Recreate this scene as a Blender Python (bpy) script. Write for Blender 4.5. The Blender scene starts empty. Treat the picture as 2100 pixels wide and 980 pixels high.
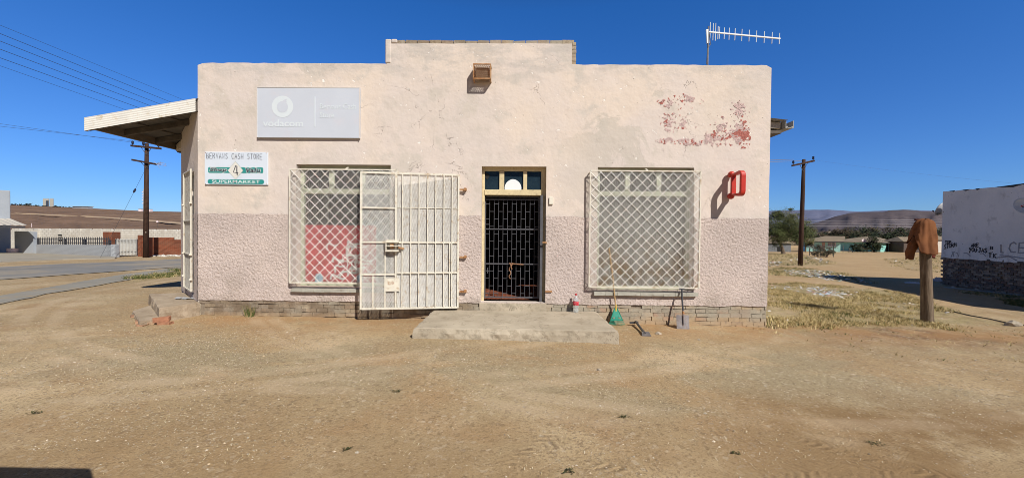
import bpy, bmesh, math, random
import numpy as np
from math import sin, cos, pi, radians, sqrt, atan2
from mathutils import Vector, Matrix, noise
random.seed(7)
C = bpy.context.scene.collection
EYE = 1.75
# ------------------------------------------------------------------ camera
FPX, CW, CH = 780.0, 2100.0, 980.0
yaw, pitch, roll = radians(-.668), radians(-.87), radians(.55)
fwd = Vector((sin(yaw)*cos(pitch), cos(yaw)*cos(pitch), sin(pitch)))
right0 = Vector((cos(yaw), -sin(yaw), 0)); up0 = right0.cross(fwd)
rgt = right0*cos(roll)+up0*sin(roll); upv = -right0*sin(roll)+up0*cos(roll)
cd = bpy.data.cameras.new('camera'); cam = bpy.data.objects.new('camera', cd); C.objects.link(cam)
m = Matrix((rgt, upv, -fwd)).transposed().to_4x4(); m.translation = (0, 0, EYE); cam.matrix_world = m
cd.sensor_width = 36; cd.lens = FPX/CW*36; cd.clip_start = .05; cd.clip_end = 20000
bpy.context.scene.camera = cam

def ray(px, py): return fwd*FPX+rgt*(px-CW/2)+upv*(CH/2-py)
def F(px, py, Y=7.43):                       # point of the photo on the plane at depth Y
    v = ray(px, py); return Vector((v.x*Y/v.y, Y, v.z*Y/v.y+EYE))
def fbm(x, y, s=1., o=3, z=0.):
    return noise.fractal(Vector((x*s, y*s, z)), 1.0, 2.0, o)
def gz0(x, y):
    d = max(0., min(y, 90.)-8.); d = d*d/(d+3) if d > 0 else 0
    return .012-.0108*max(-9., min(10., x))-.017*d
def gz(x, y):
    z = gz0(x, y)
    if abs(x) < 60 and -10 < y < 80: z += .018*fbm(x, y, .35, 2)+.055*math.exp(-(x/3.2)**2-((y-5.9)/1.3)**2)
    return z
def G(px, py, z=None):                       # point of the photo on the ground (or on a level plane)
    v = ray(px, py); Z = 0. if z is None else z
    for _ in range(40 if z is None else 1):
        t = (Z-EYE)/v.z; p = Vector((v.x*t, v.y*t, Z))
        if z is None: Z = gz(p.x, p.y)
    if z is None: p.z = gz(p.x, p.y)
    return p

# ------------------------------------------------------------------ mesh builder
class MB:
    def __init__(s): s.v = []; s.f = []; s.c = []; s.cur = None
    def add(s, vs, fs, col=None):
        o = len(s.v); s.v.extend([tuple(p) for p in vs])
        col = col or s.cur
        for f in fs: s.f.append([i+o for i in f]); s.c.append(col)
    def quad(s, a, b, c, d, col=None): s.add([a, b, c, d], [(0, 1, 2, 3)], col)
    def box(s, x0, x1, y0, y1, z0, z1, col=None):
        v = [(x, y, z) for x in (x0, x1) for y in (y0, y1) for z in (z0, z1)]
        s.add(v, [(0, 1, 3, 2), (4, 6, 7, 5), (0, 4, 5, 1), (2, 3, 7, 6), (0, 2, 6, 4), (1, 5, 7, 3)], col)
    def obox(s, c, size, R=None, col=None, jit=0.):
        R = R or Matrix.Identity(3); c = Vector(c); v = []
        for x in (-.5, .5):
            for y in (-.5, .5):
                for z in (-.5, .5):
                    v.append(c+R @ Vector((x*size[0]+random.uniform(-jit, jit), y*size[1]+random.uniform(-jit, jit), z*size[2]+random.uniform(-jit, jit))))
        s.add(v, [(0, 1, 3, 2), (4, 6, 7, 5), (0, 4, 5, 1), (2, 3, 7, 6), (0, 2, 6, 4), (1, 5, 7, 3)], col)
    def bar(s, p, q, w, h=None, up=(0, 0, 1), col=None):
        p, q = Vector(p), Vector(q); d = (q-p); L = d.length; d.normalize(); up = Vector(up)
        if abs(d.dot(up)) > .99: up = Vector((0, 1, 0))
        a = d.cross(up).normalized(); b = a.cross(d)
        s.obox((p+q)/2, (L, w, h or w), Matrix((d, a, b)).transposed(), col)
    def tube(s, pts, r, n=6, col=None, cap=True):
        pts = [Vector(p) for p in pts]; k = len(pts)
        rs = r if isinstance(r, (list, tuple)) else [r]*k
        vs = []; a = None
        for i, p in enumerate(pts):
            d = (pts[min(i+1, k-1)]-pts[max(i-1, 0)]).normalized()
            if a is None: a = d.orthogonal().normalized()
            else: a = (a-d*a.dot(d)).normalized()
            b = d.cross(a)
            for j in range(n):
                t = 2*pi*j/n; vs.append(p+(a*cos(t)+b*sin(t))*rs[i])
        fs = [(i*n+j, i*n+(j+1) % n, (i+1)*n+(j+1) % n, (i+1)*n+j) for i in range(k-1) for j in range(n)]
        if cap: fs += [tuple(reversed(range(n))), tuple(range((k-1)*n, k*n))]
        s.add(vs, fs, col)
    def lathe(s, c, prof, n=16, axis=(0, 0, 1), col=None):
        ax = Vector(axis).normalized(); a = ax.orthogonal().normalized(); b = ax.cross(a); c = Vector(c); vs = []
        for r, h in prof:
            for j in range(n):
                t = 2*pi*j/n; vs.append(c+ax*h+(a*cos(t)+b*sin(t))*r)
        k = len(prof)
        fs = [(i*n+j, i*n+(j+1) % n, (i+1)*n+(j+1) % n, (i+1)*n+j) for i in range(k-1) for j in range(n)]
        fs += [tuple(reversed(range(n))), tuple(range((k-1)*n, k*n))]
        s.add(vs, fs, col)
    def ribbon(s, pts, w, n, col=None):       # flat ribbon in the plane with normal n
        pts = [Vector(p) for p in pts]; n = Vector(n); vs = []; k = len(pts)
        for i, p in enumerate(pts):
            d = (pts[min(i+1, k-1)]-pts[max(i-1, 0)]).normalized(); a = d.cross(n).normalized()*w/2
            vs += [p+a, p-a]
        s.add(vs, [(2*i, 2*i+1, 2*i+3, 2*i+2) for i in range(k-1)], col)
    def ball(s, c, r, n=12, k=8, sc=(1, 1, 1), col=None):
        c = Vector(c); vs = []
        for i in range(1, k):
            for j in range(n):
                t = pi*i/k; u = 2*pi*j/n
                vs.append(c+Vector((r*sc[0]*sin(t)*cos(u), r*sc[1]*sin(t)*sin(u), r*sc[2]*cos(t))))
        vs += [c+Vector((0, 0, r*sc[2])), c-Vector((0, 0, r*sc[2]))]; T = len(vs)-2
        fs = [(i*n+j, (i+1)*n+j, (i+1)*n+(j+1) % n, i*n+(j+1) % n) for i in range(k-2) for j in range(n)]
        fs += [(T, j, (j+1) % n) for j in range(n)]+[(T+1, (k-2)*n+(j+1) % n, (k-2)*n+j) for j in range(n)]
        s.add(vs, fs, col)
    def build(s, name, mat, parent=None, smooth=False):
        me = bpy.data.meshes.new(name); off = Vector((0, 0, 0)); q = parent
        while q is not None: off += q.location; q = q.parent
        vs = np.array(s.v, dtype=float)-np.array(off)
        me.from_pydata(vs.tolist(), [], s.f); me.update()
        if any(c is not None for c in s.c):
            at = me.color_attributes.new('Col', 'FLOAT_COLOR', 'CORNER'); arr = []
            for f, c in zip(s.f, s.c):
                c = c or (1, 1, 1); arr += [c[0], c[1], c[2], 1.]*len(f)
            at.data.foreach_set('color', np.array(arr, dtype=np.float32))
        if smooth: me.polygons.foreach_set('use_smooth', [True]*len(me.polygons))
        me.materials.append(mat)
        o = bpy.data.objects.new(name, me); C.objects.link(o)
        if parent is not None: o.parent = parent
        return o
def tag(o, label=None, cat=None, group=None, kind=None):
    if label: o['label'] = label
    if cat: o['category'] = cat
    if group: o['group'] = group
    if kind: o['kind'] = kind
    return o
def thing(name, label, cat, loc=(0, 0, 0), group=None):
    o = bpy.data.objects.new(name, None); o.empty_display_size = .2; C.objects.link(o); o.location = loc
    return tag(o, label, cat, group)
def bevel(o, w=.01, seg=2):
    md = o.modifiers.new('bevel', 'BEVEL'); md.width = w; md.segments = seg; md.limit_method = 'ANGLE'; return o

# ------------------------------------------------------------------ materials
class NT:
    def __init__(s, mt): s.t = mt.node_tree; s.n = s.t.nodes; s.l = s.t.links
    def node(s, ty, **k):
        n = s.n.new(ty)
        for a, b in k.items(): setattr(n, a, b)
        return n
    def put(s, sock, v):
        if isinstance(v, bpy.types.NodeSocket): s.l.new(v, sock)
        elif isinstance(v, (tuple, list)) and len(v) == 3 and sock.type == 'RGBA': sock.default_value = (*v, 1)
        else: sock.default_value = v
    def pos(s): return s.node('ShaderNodeNewGeometry').outputs['Position']
    def sc(s, vec, k):
        n = s.node('ShaderNodeVectorMath', operation='MULTIPLY'); s.put(n.inputs[0], vec); n.inputs[1].default_value = k; return n.outputs[0]
    def off(s, vec, k):
        n = s.node('ShaderNodeVectorMath', operation='ADD'); s.put(n.inputs[0], vec); s.put(n.inputs[1], k); return n.outputs[0]
    def noise(s, scale, detail=4, rough=.55, vec=None, dist=0., color=False):
        n = s.node('ShaderNodeTexNoise'); s.put(n.inputs['Vector'], vec or s.pos())
        n.inputs['Scale'].default_value = scale; n.inputs['Detail'].default_value = detail; n.inputs['Roughness'].default_value = rough; n.inputs['Distortion'].default_value = dist
        return n.outputs['Color' if color else 'Fac']
    def voro(s, scale, vec=None, feature='F1', out='Distance', rand=1.):
        n = s.node('ShaderNodeTexVoronoi', feature=feature); s.put(n.inputs['Vector'], vec or s.pos()); n.inputs['Scale'].default_value = scale
        n.inputs['Randomness'].default_value = rand
        return n.outputs[out]
    def ramp(s, fac, stops, interp='LINEAR'):
        n = s.node('ShaderNodeValToRGB'); cr = n.color_ramp; cr.interpolation = interp
        while len(cr.elements) < len(stops): cr.elements.new(.5)
        for e, (p, c) in zip(cr.elements, stops):
            e.position = p; e.color = (*c, 1) if isinstance(c, (tuple, list)) else (c, c, c, 1)
        s.put(n.inputs[0], fac); return n.outputs[0]
    def mix(s, fac, a, b, mode='MIX'):
        n = s.node('ShaderNodeMix', data_type='RGBA', blend_type=mode); s.put(n.inputs[0], fac); s.put(n.inputs[6], a); s.put(n.inputs[7], b); return n.outputs[2]
    def math(s, op, a, b=None, c=None, clamp=False):
        n = s.node('ShaderNodeMath', operation=op, use_clamp=clamp); s.put(n.inputs[0], a)
        if b is not None: s.put(n.inputs[1], b)
        if c is not None: s.put(n.inputs[2], c)
        return n.outputs[0]
    def xyz(s, vec=None):
        n = s.node('ShaderNodeSeparateXYZ'); s.put(n.inputs[0], vec or s.pos()); return n.outputs
    def step(s, v, lo, hi):                   # smooth 0..1 mask
        n = s.node('ShaderNodeMapRange', interpolation_type='SMOOTHSTEP'); s.put(n.inputs[0], v); n.inputs[1].default_value = lo; n.inputs[2].default_value = hi; return n.outputs[0]
    def bump(s, h, dist=.01, strength=1., nrm=None):
        n = s.node('ShaderNodeBump'); s.put(n.inputs['Height'], h); n.inputs['Distance'].default_value = dist; n.inputs['Strength'].default_value = strength
        if nrm is not None: s.put(n.inputs['Normal'], nrm)
        return n.outputs[0]
    def attr(s, name='Col'): return s.node('ShaderNodeAttribute', attribute_name=name).outputs['Color']
MATS = {}
def mat(name, fn, rough=.85, spec=.25, metal=0.):
    mt = bpy.data.materials.new(name); mt.use_nodes = True; nt = NT(mt); b = nt.n['Principled BSDF']
    b.inputs['Roughness'].default_value = rough; b.inputs['Specular IOR Level'].default_value = spec; b.inputs['Metallic'].default_value = metal
    r = fn(nt) if callable(fn) else fn
    col, nrm = r if isinstance(r, tuple) and len(r) == 2 else (r, None)
    nt.put(b.inputs['Base Color'], col)
    if nrm is not None: nt.put(b.inputs['Normal'], nrm)
    MATS[name] = mt; return mt
def simple(name, c, var=.15, scale=6., rough=.8, spec=.25, metal=0., bscale=0, bd=.004, dirt=None):
    def fn(t):
        n = t.noise(scale, 5, .6); lo = tuple(x*(1-var) for x in c); hi = tuple(min(1, x*(1+var)) for x in c)
        col = t.ramp(n, [(.3, lo), (.7, hi)])
        if dirt:
            d = t.step(t.noise(scale*1.7, 6, .65, t.off(t.pos(), (3., 7., 1.))), .52, .7); col = t.mix(d, col, dirt)
        return col, (t.bump(t.noise(bscale, 4), bd) if bscale else None)
    return mat(name, fn, rough, spec, metal)
def vcol(name, var=.2, scale=8., rough=.85, bscale=0, bd=.005, spec=.2):
    def fn(t):
        n = t.ramp(t.noise(scale, 5, .6), [(.3, (1-var,)*3), (.7, (1+var,)*3)])
        return t.mix(1., t.attr(), n, 'MULTIPLY'), (t.bump(t.noise(bscale, 4), bd) if bscale else None)
    return mat(name, fn, rough, spec)

def wall_mat(t):
    p = t.pos(); x, y, z = t.xyz()
    big = t.noise(.55, 4, .6); med = t.noise(2.3, 5, .62, t.off(p, (9., 2., 4.)))
    col = t.ramp(big, [(.32, (.65, .578, .528)), (.48, (.69, .602, .535)), (.62, (.722, .618, .522))])
    col = t.mix(t.step(med, .52, .68), col, (.61, .545, .475))
    # grey washed patches, mostly over the right half
    right = t.math('MULTIPLY', t.step(x, .6, 1.8), t.math('SUBTRACT', 1., t.step(x, 2.7, 3.5))); damp = t.noise(.75, 6, .6, t.off(p, (1.3, 0., 6.2)), .6)
    grey = t.math('MULTIPLY', t.step(damp, .5, .54), t.math('ADD', t.math('MULTIPLY', right, .4), .16))
    col = t.mix(grey, col, (.52, .475, .405))
    # weathered band under the parapet edge
    top = t.math('MULTIPLY', t.step(z, 4.5, 5.05), t.step(t.noise(1.6, 6, .7, t.sc(p, (1., 1., 2.2))), .42, .62))
    col = t.mix(t.math('MULTIPLY', top, .6), col, (.47, .44, .40))
    strk = t.math('MULTIPLY', t.step(t.noise(1., 6, .7, t.sc(p, (7., 7., .35))), .58, .8), t.step(z, 3.0, 5.2))
    col = t.mix(t.math('MULTIPLY', strk, .4), col, (.44, .40, .36))
    # smudges
    sm = t.step(t.noise(5.5, 7, .7, t.off(p, (4., 1., 9.))), .6, .78)
    col = t.mix(t.math('MULTIPLY', sm, .55), col, (.46, .415, .375))
    # hairline cracks
    cn = t.noise(1.25, 5, .55, t.off(p, (2., 5., 0.)), .5)
    cr = t.math('SUBTRACT', 1., t.step(t.math('ABSOLUTE', t.math('SUBTRACT', cn, .5)), .0, .004))
    cm = t.math('MULTIPLY', cr, t.math('MULTIPLY', t.step(t.noise(.9, 2, .5, t.off(p, (7., 3., 3.))), .52, .6), t.step(t.noise(2.6, 3, .5, t.off(p, (1., 3., 8.))), .46, .56)))
    col = t.mix(t.math('MULTIPLY', cm, .42), col, (.27, .225, .185))
    # flaked white chips and dark pits
    ch = t.math('MULTIPLY', t.step(t.noise(11., 3, .6), .67, .69), t.step(t.noise(1.3, 2, .5, t.off(p, (5., 5., 5.))), .46, .56))
    col = t.mix(ch, col, (.88, .84, .77))
    pit = t.step(t.noise(22., 2, .5, t.off(p, (3., 3., 8.))), .755, .78); col = t.mix(t.math('MULTIPLY', pit, .8), col, (.22, .18, .15))
    h = t.math('ADD', t.math('MULTIPLY', t.noise(1.4, 4), 2.2), t.math('ADD', t.math('MULTIPLY', t.noise(9., 6, .6), .6), t.math('ADD', t.math('MULTIPLY', ch, -.25), t.math('MULTIPLY', cm, -.5))))
    h = t.math('ADD', h, t.math('MULTIPLY', grey, -.25))
    return col, t.bump(h, .016, .8)
M_wall = mat('wall_plaster', wall_mat, .9, .15)
def dado_mat(t):
    p = t.pos(); x, y, z = t.xyz()
    col = t.ramp(t.noise(.9, 5, .6), [(.33, (.55, .465, .425)), (.5, (.605, .51, .462)), (.66, (.66, .555, .495))])
    lowm = t.math('SUBTRACT', 1., t.step(t.math('ADD', z, t.math('MULTIPLY', t.noise(1.1, 4, .6), .9)), .75, 1.6))
    d = t.math('MULTIPLY', t.step(t.noise(2.2, 6, .65, t.off(p, (3., 1., 2.))), .42, .66), t.math('ADD', t.math('MULTIPLY', lowm, .75), .2))
    col = t.mix(d, col, (.44, .37, .315))
    col = t.mix(t.math('MULTIPLY', t.step(t.noise(26, 4, .6), .54, .66), .55), col, (.33, .265, .23))
    return col, t.bump(t.noise(30., 6, .7), .02, 1.)
M_dado = mat('rough_plaster', dado_mat, .95, .1)
def brick_var(t):
    c = t.mix(.35, t.attr(), (.40, .33, .24)); n = t.noise(9., 6, .65)
    x, y, z = t.xyz(); lf = t.math('SUBTRACT', 1., t.step(x, -2., .9)); c = t.mix(t.math('MULTIPLY', t.step(t.noise(1.5, 6, .6), .42, .58), .9), c, (.36, .325, .255)); c = t.mix(t.math('MULTIPLY', lf, t.step(t.noise(2.4, 6, .65), .34, .6)), c, (.215, .165, .115)); c = t.mix(t.math('MULTIPLY', t.math('SUBTRACT', 1., t.step(z, .0, .2)), .6), c, (.46, .31, .17))
    c = t.mix(t.math('MULTIPLY', t.step(n, .5, .72), .6), c, (.20, .165, .13))
    return c, t.bump(t.noise(40, 5, .6), .01, .8)
M_brick = mat('old_brick', brick_var, .95, .1)
M_mortar = simple('mortar', (.27, .22, .165), .25, 14., .95, .1, bscale=40, bd=.006)
def conc(t):
    p = t.pos(); x, y, z = t.xyz()
    c = t.ramp(t.noise(1.6, 6, .62), [(.3, (.36, .305, .225)), (.5, (.455, .39, .295)), (.7, (.54, .47, .36))])
    c = t.mix(t.math('MULTIPLY', t.step(t.noise(5, 7, .7, t.off(p, (2., 6., 1.))), .52, .68), .6), c, (.32, .26, .18))
    cr = t.math('SUBTRACT', 1., t.step(t.math('ABSOLUTE', t.math('SUBTRACT', t.noise(1.7, 5, .6, p, .4), .5)), 0., .006))
    c = t.mix(t.math('MULTIPLY', cr, .6), c, (.16, .13, .10))
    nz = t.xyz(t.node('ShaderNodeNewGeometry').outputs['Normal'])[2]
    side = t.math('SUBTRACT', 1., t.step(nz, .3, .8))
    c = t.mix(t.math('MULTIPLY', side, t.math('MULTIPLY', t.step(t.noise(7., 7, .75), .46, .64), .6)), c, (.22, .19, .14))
    return c, t.bump(t.noise(30, 6, .65), .012, .8)
M_conc = mat('worn_concrete', conc, .92, .15)
M_frame = simple('pale_green_paint', (.52, .54, .40), .12, 9., .6, .3, dirt=(.38, .38, .28))
M_cream = simple('cream_paint', (.66, .55, .33), .12, 10., .55, .3, dirt=(.45, .36, .22))
M_white = simple('white_gate_paint', (.74, .70, .59), .08, 7., .55, .35, dirt=(.50, .38, .25))
M_lat = simple('white_lattice_paint', (.81, .80, .765), .08, 11., .5, .35, dirt=(.62, .53, .42)); M_whitem = simple('white_mesh_paint', (.66, .645, .60), .14, 9., .6, .3, dirt=(.52, .44, .34))
def rusty(t):
    c = t.ramp(t.noise(7., 6, .7), [(.3, (.24, .10, .04)), (.5, (.42, .22, .10)), (.68, (.56, .42, .28))]); return c
M_rust = mat('rust', rusty, .9, .15)
def rmesh(t):
    p = t.pos(); x, y, z = t.xyz(); low = t.math('SUBTRACT', 1., t.step(z, .75, 1.9))
    r = t.math('MULTIPLY', low, t.step(t.noise(4., 5, .7), .44, .58)); return t.mix(r, (.72, .70, .64), (.42, .27, .13))
M_cagemesh = mat('mesh_with_rust', rmesh, .7, .3)
M_dark = simple('dark_metal', (.06, .06, .065), .3, 8., .45, .5)
M_black = simple('black_rubber', (.018, .018, .018), .2, 9., .7, .3)
M_grille = simple('grey_grille_steel', (.095, .095, .105), .2, 9., .45, .5)
M_rope = simple('rusty_chain', (.30, .16, .09), .3, 20., .8, .3)
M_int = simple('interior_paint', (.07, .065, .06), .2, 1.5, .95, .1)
def tiles(t):
    n = t.node('ShaderNodeTexBrick'); t.put(n.inputs['Vector'], t.pos()); n.inputs['Scale'].default_value = 1.; n.offset = 0.
    n.inputs['Brick Width'].default_value = .3; n.inputs['Row Height'].default_value = .3; n.inputs['Mortar Size'].default_value = .006
    t.put(n.inputs['Color1'], (.27, .085, .045)); t.put(n.inputs['Color2'], (.36, .125, .07)); t.put(n.inputs['Mortar'], (.10, .06, .04)); return n.outputs['Color']
M_tile = mat('red_floor_tile', tiles, .5, .4)
def glass(name, dust_sheen, tint, dc=(.42, .40, .36)):
    mt = bpy.data.materials.new(name); mt.use_nodes = True; t = NT(mt); t.n.remove(t.n['Principled BSDF']); out = t.n['Material Output']
    tr = t.node('ShaderNodeBsdfTransparent'); t.put(tr.inputs[0], tint); gl = t.node('ShaderNodeBsdfGlossy'); gl.inputs['Roughness'].default_value = .03
    df = t.node('ShaderNodeBsdfDiffuse'); t.put(df.inputs[0], dc)
    fr = t.node('ShaderNodeLayerWeight'); m1 = t.node('ShaderNodeMixShader'); t.put(m1.inputs[0], t.math('MULTIPLY_ADD', t.math('POWER', fr.outputs['Facing'], 5.), .6, .04)); t.put(m1.inputs[1], tr.outputs[0]); t.put(m1.inputs[2], gl.outputs[0])
    m2 = t.node('ShaderNodeMixShader'); t.put(m2.inputs[0], t.math('MULTIPLY', t.ramp(t.noise(3., 6, .7), [(.25, .4), (.75, 1.)]), dust_sheen)); t.put(m2.inputs[1], m1.outputs[0]); t.put(m2.inputs[2], df.outputs[0])
    t.put(out.inputs[0], m2.outputs[0]); return mt
M_glass = glass('dusty_window_glass', .05, (.96, .97, .97)); M_glass2 = glass('dirty_window_glass', .17, (.75, .75, .72))
M_fan = glass('fanlight_glass', .22, (.55, .62, .66), (.10, .19, .26))  # sky reflection in the panes painted in as a blue diffuse colour
M_red = simple('red_plastic', (.52, .035, .02), .15, 5., .38, .45, dirt=(.40, .06, .035))
M_roof = simple('grey_roof_sheet', (.33, .33, .32), .2, 3., .55, .4, dirt=(.25, .2, .16))
M_fascia = simple('white_fascia_sheet', (.78, .76, .69), .07, 4., .6, .3, dirt=(.60, .52, .38))
M_timber = simple('weathered_timber', (.12, .105, .09), .3, 6., .9, .15)
def wood(t):
    n = t.noise(3., 7, .7, t.sc(t.pos(), (9., 9., .7))); c = t.ramp(n, [(.3, (.09, .065, .045)), (.5, (.20, .15, .105)), (.7, (.33, .26, .19))])
    return c, t.bump(t.noise(3., 6, .7, t.sc(t.pos(), (14., 14., .8))), .03, 1.)
M_post = mat('weathered_post_wood', wood, .95, .1)
def pole(t):
    n = t.noise(3., 6, .7, t.sc(t.pos(), (6., 6., .5))); return t.ramp(n, [(.3, (.028, .016, .012)), (.7, (.085, .045, .03))])
M_pole = mat('creosoted_pole', pole, .85, .2)
M_ins = simple('dark_insulator', (.02, .025, .05), .2, 9., .3, .5)
M_wire = simple('dark_wire', (.03, .035, .05), .1, 1., .5, .3)
M_palew = simple('pale_wire', (.38, .38, .42), .1, 1., .5, .3)
M_alu = simple('aluminium', (.72, .75, .76), .06, 9., .4, .5)
M_v = vcol('painted_by_colour', .12, 8.)
M_leaf = vcol('foliage', .3, 3., .75)
M_stone = vcol('loose_stones', .25, 30., .95)
M_straw = vcol('dry_grass', .2, 5., .9)
M_litter = vcol('litter', .15, 20., .7)

# ------------------------------------------------------------------ text
def text_verts(body, bold=0., shear=0., spacing=1.):
    cu = bpy.data.curves.new('txt', 'FONT'); cu.body = body; cu.offset = bold; cu.shear = shear; cu.space_character = spacing; cu.resolution_u = 4
    o = bpy.data.objects.new('txt', cu); C.objects.link(o); dg = bpy.context.evaluated_depsgraph_get()
    me = bpy.data.meshes.new_from_object(o.evaluated_get(dg)); bpy.data.objects.remove(o); bpy.data.curves.remove(cu)
    v = [tuple(q.co[:2]) for q in me.vertices]; f = [tuple(p.vertices) for p in me.polygons]; bpy.data.meshes.remove(me); return v, f
def text_on(mb, body, x0, x1, z0, z1, Y, bold=0., shear=0., spacing=1., grow=0., wallfn=None):
    v, f = text_verts(body, bold, shear, spacing); a = min(p[0] for p in v); b = max(p[0] for p in v); c = min(p[1] for p in v); d = max(p[1] for p in v)
    x0 -= grow; x1 += grow; z0 -= grow; z1 += grow
    vs = [(x0+(p[0]-a)/(b-a)*(x1-x0), Y, z0+(p[1]-c)/(d-c)*(z1-z0)) for p in v]
    if wallfn: vs = [wallfn(*p) for p in vs]
    mb.add(vs, f)
GL = {'A': [[(0, 0), (.5, 1), (1, 0)], [(.2, .4), (.8, .4)]], 'B': [[(0, 0), (0, 1), (.7, .95), (.75, .6), (0, .5)], [(.6, .5), (.95, .3), (.8, 0), (0, 0)]],
      'C': [[(.95, .85), (.6, 1), (.15, .8), (0, .4), (.3, 0), (.9, .1)]], 'E': [[(.9, 1), (0, 1), (0, 0), (.9, 0)], [(0, .5), (.7, .5)]],
      'H': [[(0, 0), (0, 1)], [(.9, 0), (.9, 1)], [(0, .5), (.9, .5)]], 'J': [[(.2, 1), (1, 1)], [(.7, 1), (.65, .2), (.35, 0), (.05, .2)]],
      'K': [[(0, 0), (0, 1)], [(.9, 1), (.05, .45), (.95, 0)]], 'L': [[(0, 1), (0, 0), (.8, 0)]], 'M': [[(0, 0), (.15, 1), (.5, .4), (.85, 1), (1, 0)]],
      'N': [[(0, 0), (0, 1), (.9, 0), (.9, 1)]], 'O': [[(.5, 1), (.1, .8), (0, .4), (.4, 0), (.85, .2), (.95, .7), (.5, 1)]],
      'P': [[(.1, 0), (.1, 1), (.8, .95), (.85, .6), (.1, .45)]], 'R': [[(0, 0), (0, 1), (.8, .95), (.8, .6), (0, .5)], [(.35, .5), (.95, 0)]],
      'S': [[(.9, .9), (.5, 1), (.1, .8), (.25, .55), (.75, .45), (.9, .2), (.5, 0), (.05, .1)]], 'T': [[(0, 1), (1, 1)], [(.5, 1), (.5, 0)]],
      'U': [[(0, 1), (.05, .25), (.4, 0), (.8, .2), (.9, 1)]], 'V': [[(0, 1), (.5, 0), (1, 1)]], 'Y': [[(0, 1), (.45, .5)], [(1, 1), (.15, -.3)]],
      '!': [[(.5, 1), (.5, .3)], [(.5, .08), (.5, -.04)]], '.': [[(.4, .06), (.5, -.04)]], '-': [[(.1, .45), (.5, .5)]], ' ': []}
def strokes(mb, text, p0, cw, ch, wd, fn, adv=1.35, jit=.05, tilt=0.):
    x = p0[0]
    for k, chh in enumerate(text):
        w = cw*(.35 if chh in '!.-' else 1)
        for pl in GL[chh]:
            pts = [(x+w*(a+random.uniform(-jit, jit)), p0[1]+tilt*k+ch*(b+random.uniform(-jit, jit))) for a, b in pl]
            q = [fn(a, b) for a, b in pts]; n = (q[0]-fn(pts[0][0]+.1, pts[0][1])).cross(q[0]-fn(pts[0][0], pts[0][1]+.1)).normalized()
            mb.ribbon(q, wd, n)
        x += w*adv

# ------------------------------------------------------------------ generic wall panel
def panel(mb, A, B, zs, openings=(), top=None, thick=.25, cell=.12, rough=0., rscale=14., out=0., zb=None, edge=.012, seed=0.):
    A, B = Vector((A[0], A[1], 0)), Vector((B[0], B[1], 0)); L = (B-A).length; u = (B-A)/L; n = Vector((u.y, -u.x, 0))
    z0, z1 = zs
    us = set(np.round(np.linspace(0, L, max(2, int(L/cell)+1)), 4)); zz = set(np.round(np.linspace(z0, z1, max(2, int((z1-z0)/cell)+1)), 4))
    steps = top[1] if top else []
    for a, b, c, d in openings: us |= {round(a, 4), round(b, 4)}; zz |= {round(c, 4), round(d, 4)}
    for s_ in steps: us.add(round(s_, 4))
    if top:
        for lv in top[2]: zz.add(round(lv, 4))
    def thin(vals, keep, lo):
        o = []
        for v in sorted(vals):
            if o and v-o[-1] < lo:
                if v in keep: 
                    if o[-1] not in keep: o[-1] = v
                    else: o.append(v)
                continue
            o.append(v)
        return o
    ku = {round(q, 4) for op in openings for q in op[:2]} | {round(s_, 4) for s_ in steps} | {0., round(L, 4)}
    kz = {round(q, 4) for op in openings for q in op[2:]} | ({round(q, 4) for q in top[2]} if top else set()) | {round(z0, 4), round(z1, 4)}
    us, zz = thin(us, ku, cell*.45), thin(zz, kz, cell*.45)
    tf = top[0] if top else (lambda q: z1)
    idx = {}; vs = []; fs = []
    def vid(i, j):
        if (i, j) not in idx:
            a, b = us[i], zz[j]; o = 0.; dz = 0.
            if rough: o = rough*(fbm(a+seed, b, rscale, 3)+.6*noise.noise(Vector((a*rscale*2.3, b*rscale*2.3, seed))))
            if abs(b-tf(max(0, min(L, a-.02)))) < 1e-3 or abs(b-tf(min(L, a+.02))) < 1e-3: dz = -edge*abs(fbm(a, seed, 3.1, 3))*2
            if zb is not None and rough and j == len(zz)-1: dz = .018*fbm(a, seed+9., 1.6, 4)
            if zb is not None and j == 0: dz = zb*fbm(a, seed+4., 2.5, 3)
            p = A+u*a+n*(out+o); vs.append((p.x, p.y, b+dz)); idx[i, j] = len(vs)-1
        return idx[i, j]
    bnd = {}
    for i in range(len(us)-1):
        for j in range(len(zz)-1):
            a, b = (us[i]+us[i+1])/2, (zz[j]+zz[j+1])/2
            if b > tf(a) or any(o[0] < a < o[1] and o[2] < b < o[3] for o in openings): continue
            q = (vid(i, j), vid(i+1, j), vid(i+1, j+1), vid(i, j+1)); fs.append(q)
            for e in zip(q, q[1:]+q[:1]):
                if (e[1], e[0]) in bnd: del bnd[e[1], e[0]]
                else: bnd[e] = 1
    if thick:
        k = len(vs); bk = {}
        for a, b in list(bnd):
            for q in (a, b):
                if q not in bk: p = Vector(vs[q])-n*thick; vs.append(tuple(p)); bk[q] = len(vs)-1
            fs.append((b, a, bk[a], bk[b]))
        # back face as simple sheet pieces
        for q in [f for f in fs if max(f) < k]:
            r = []
            for i in q:
                if i not in bk: p = Vector(vs[i])-n*(thick); vs.append(tuple(p)); bk[i] = len(vs)-1
                r.append(bk[i])
            fs.append(tuple(reversed(r)))
    mb.add(vs, fs)
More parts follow.
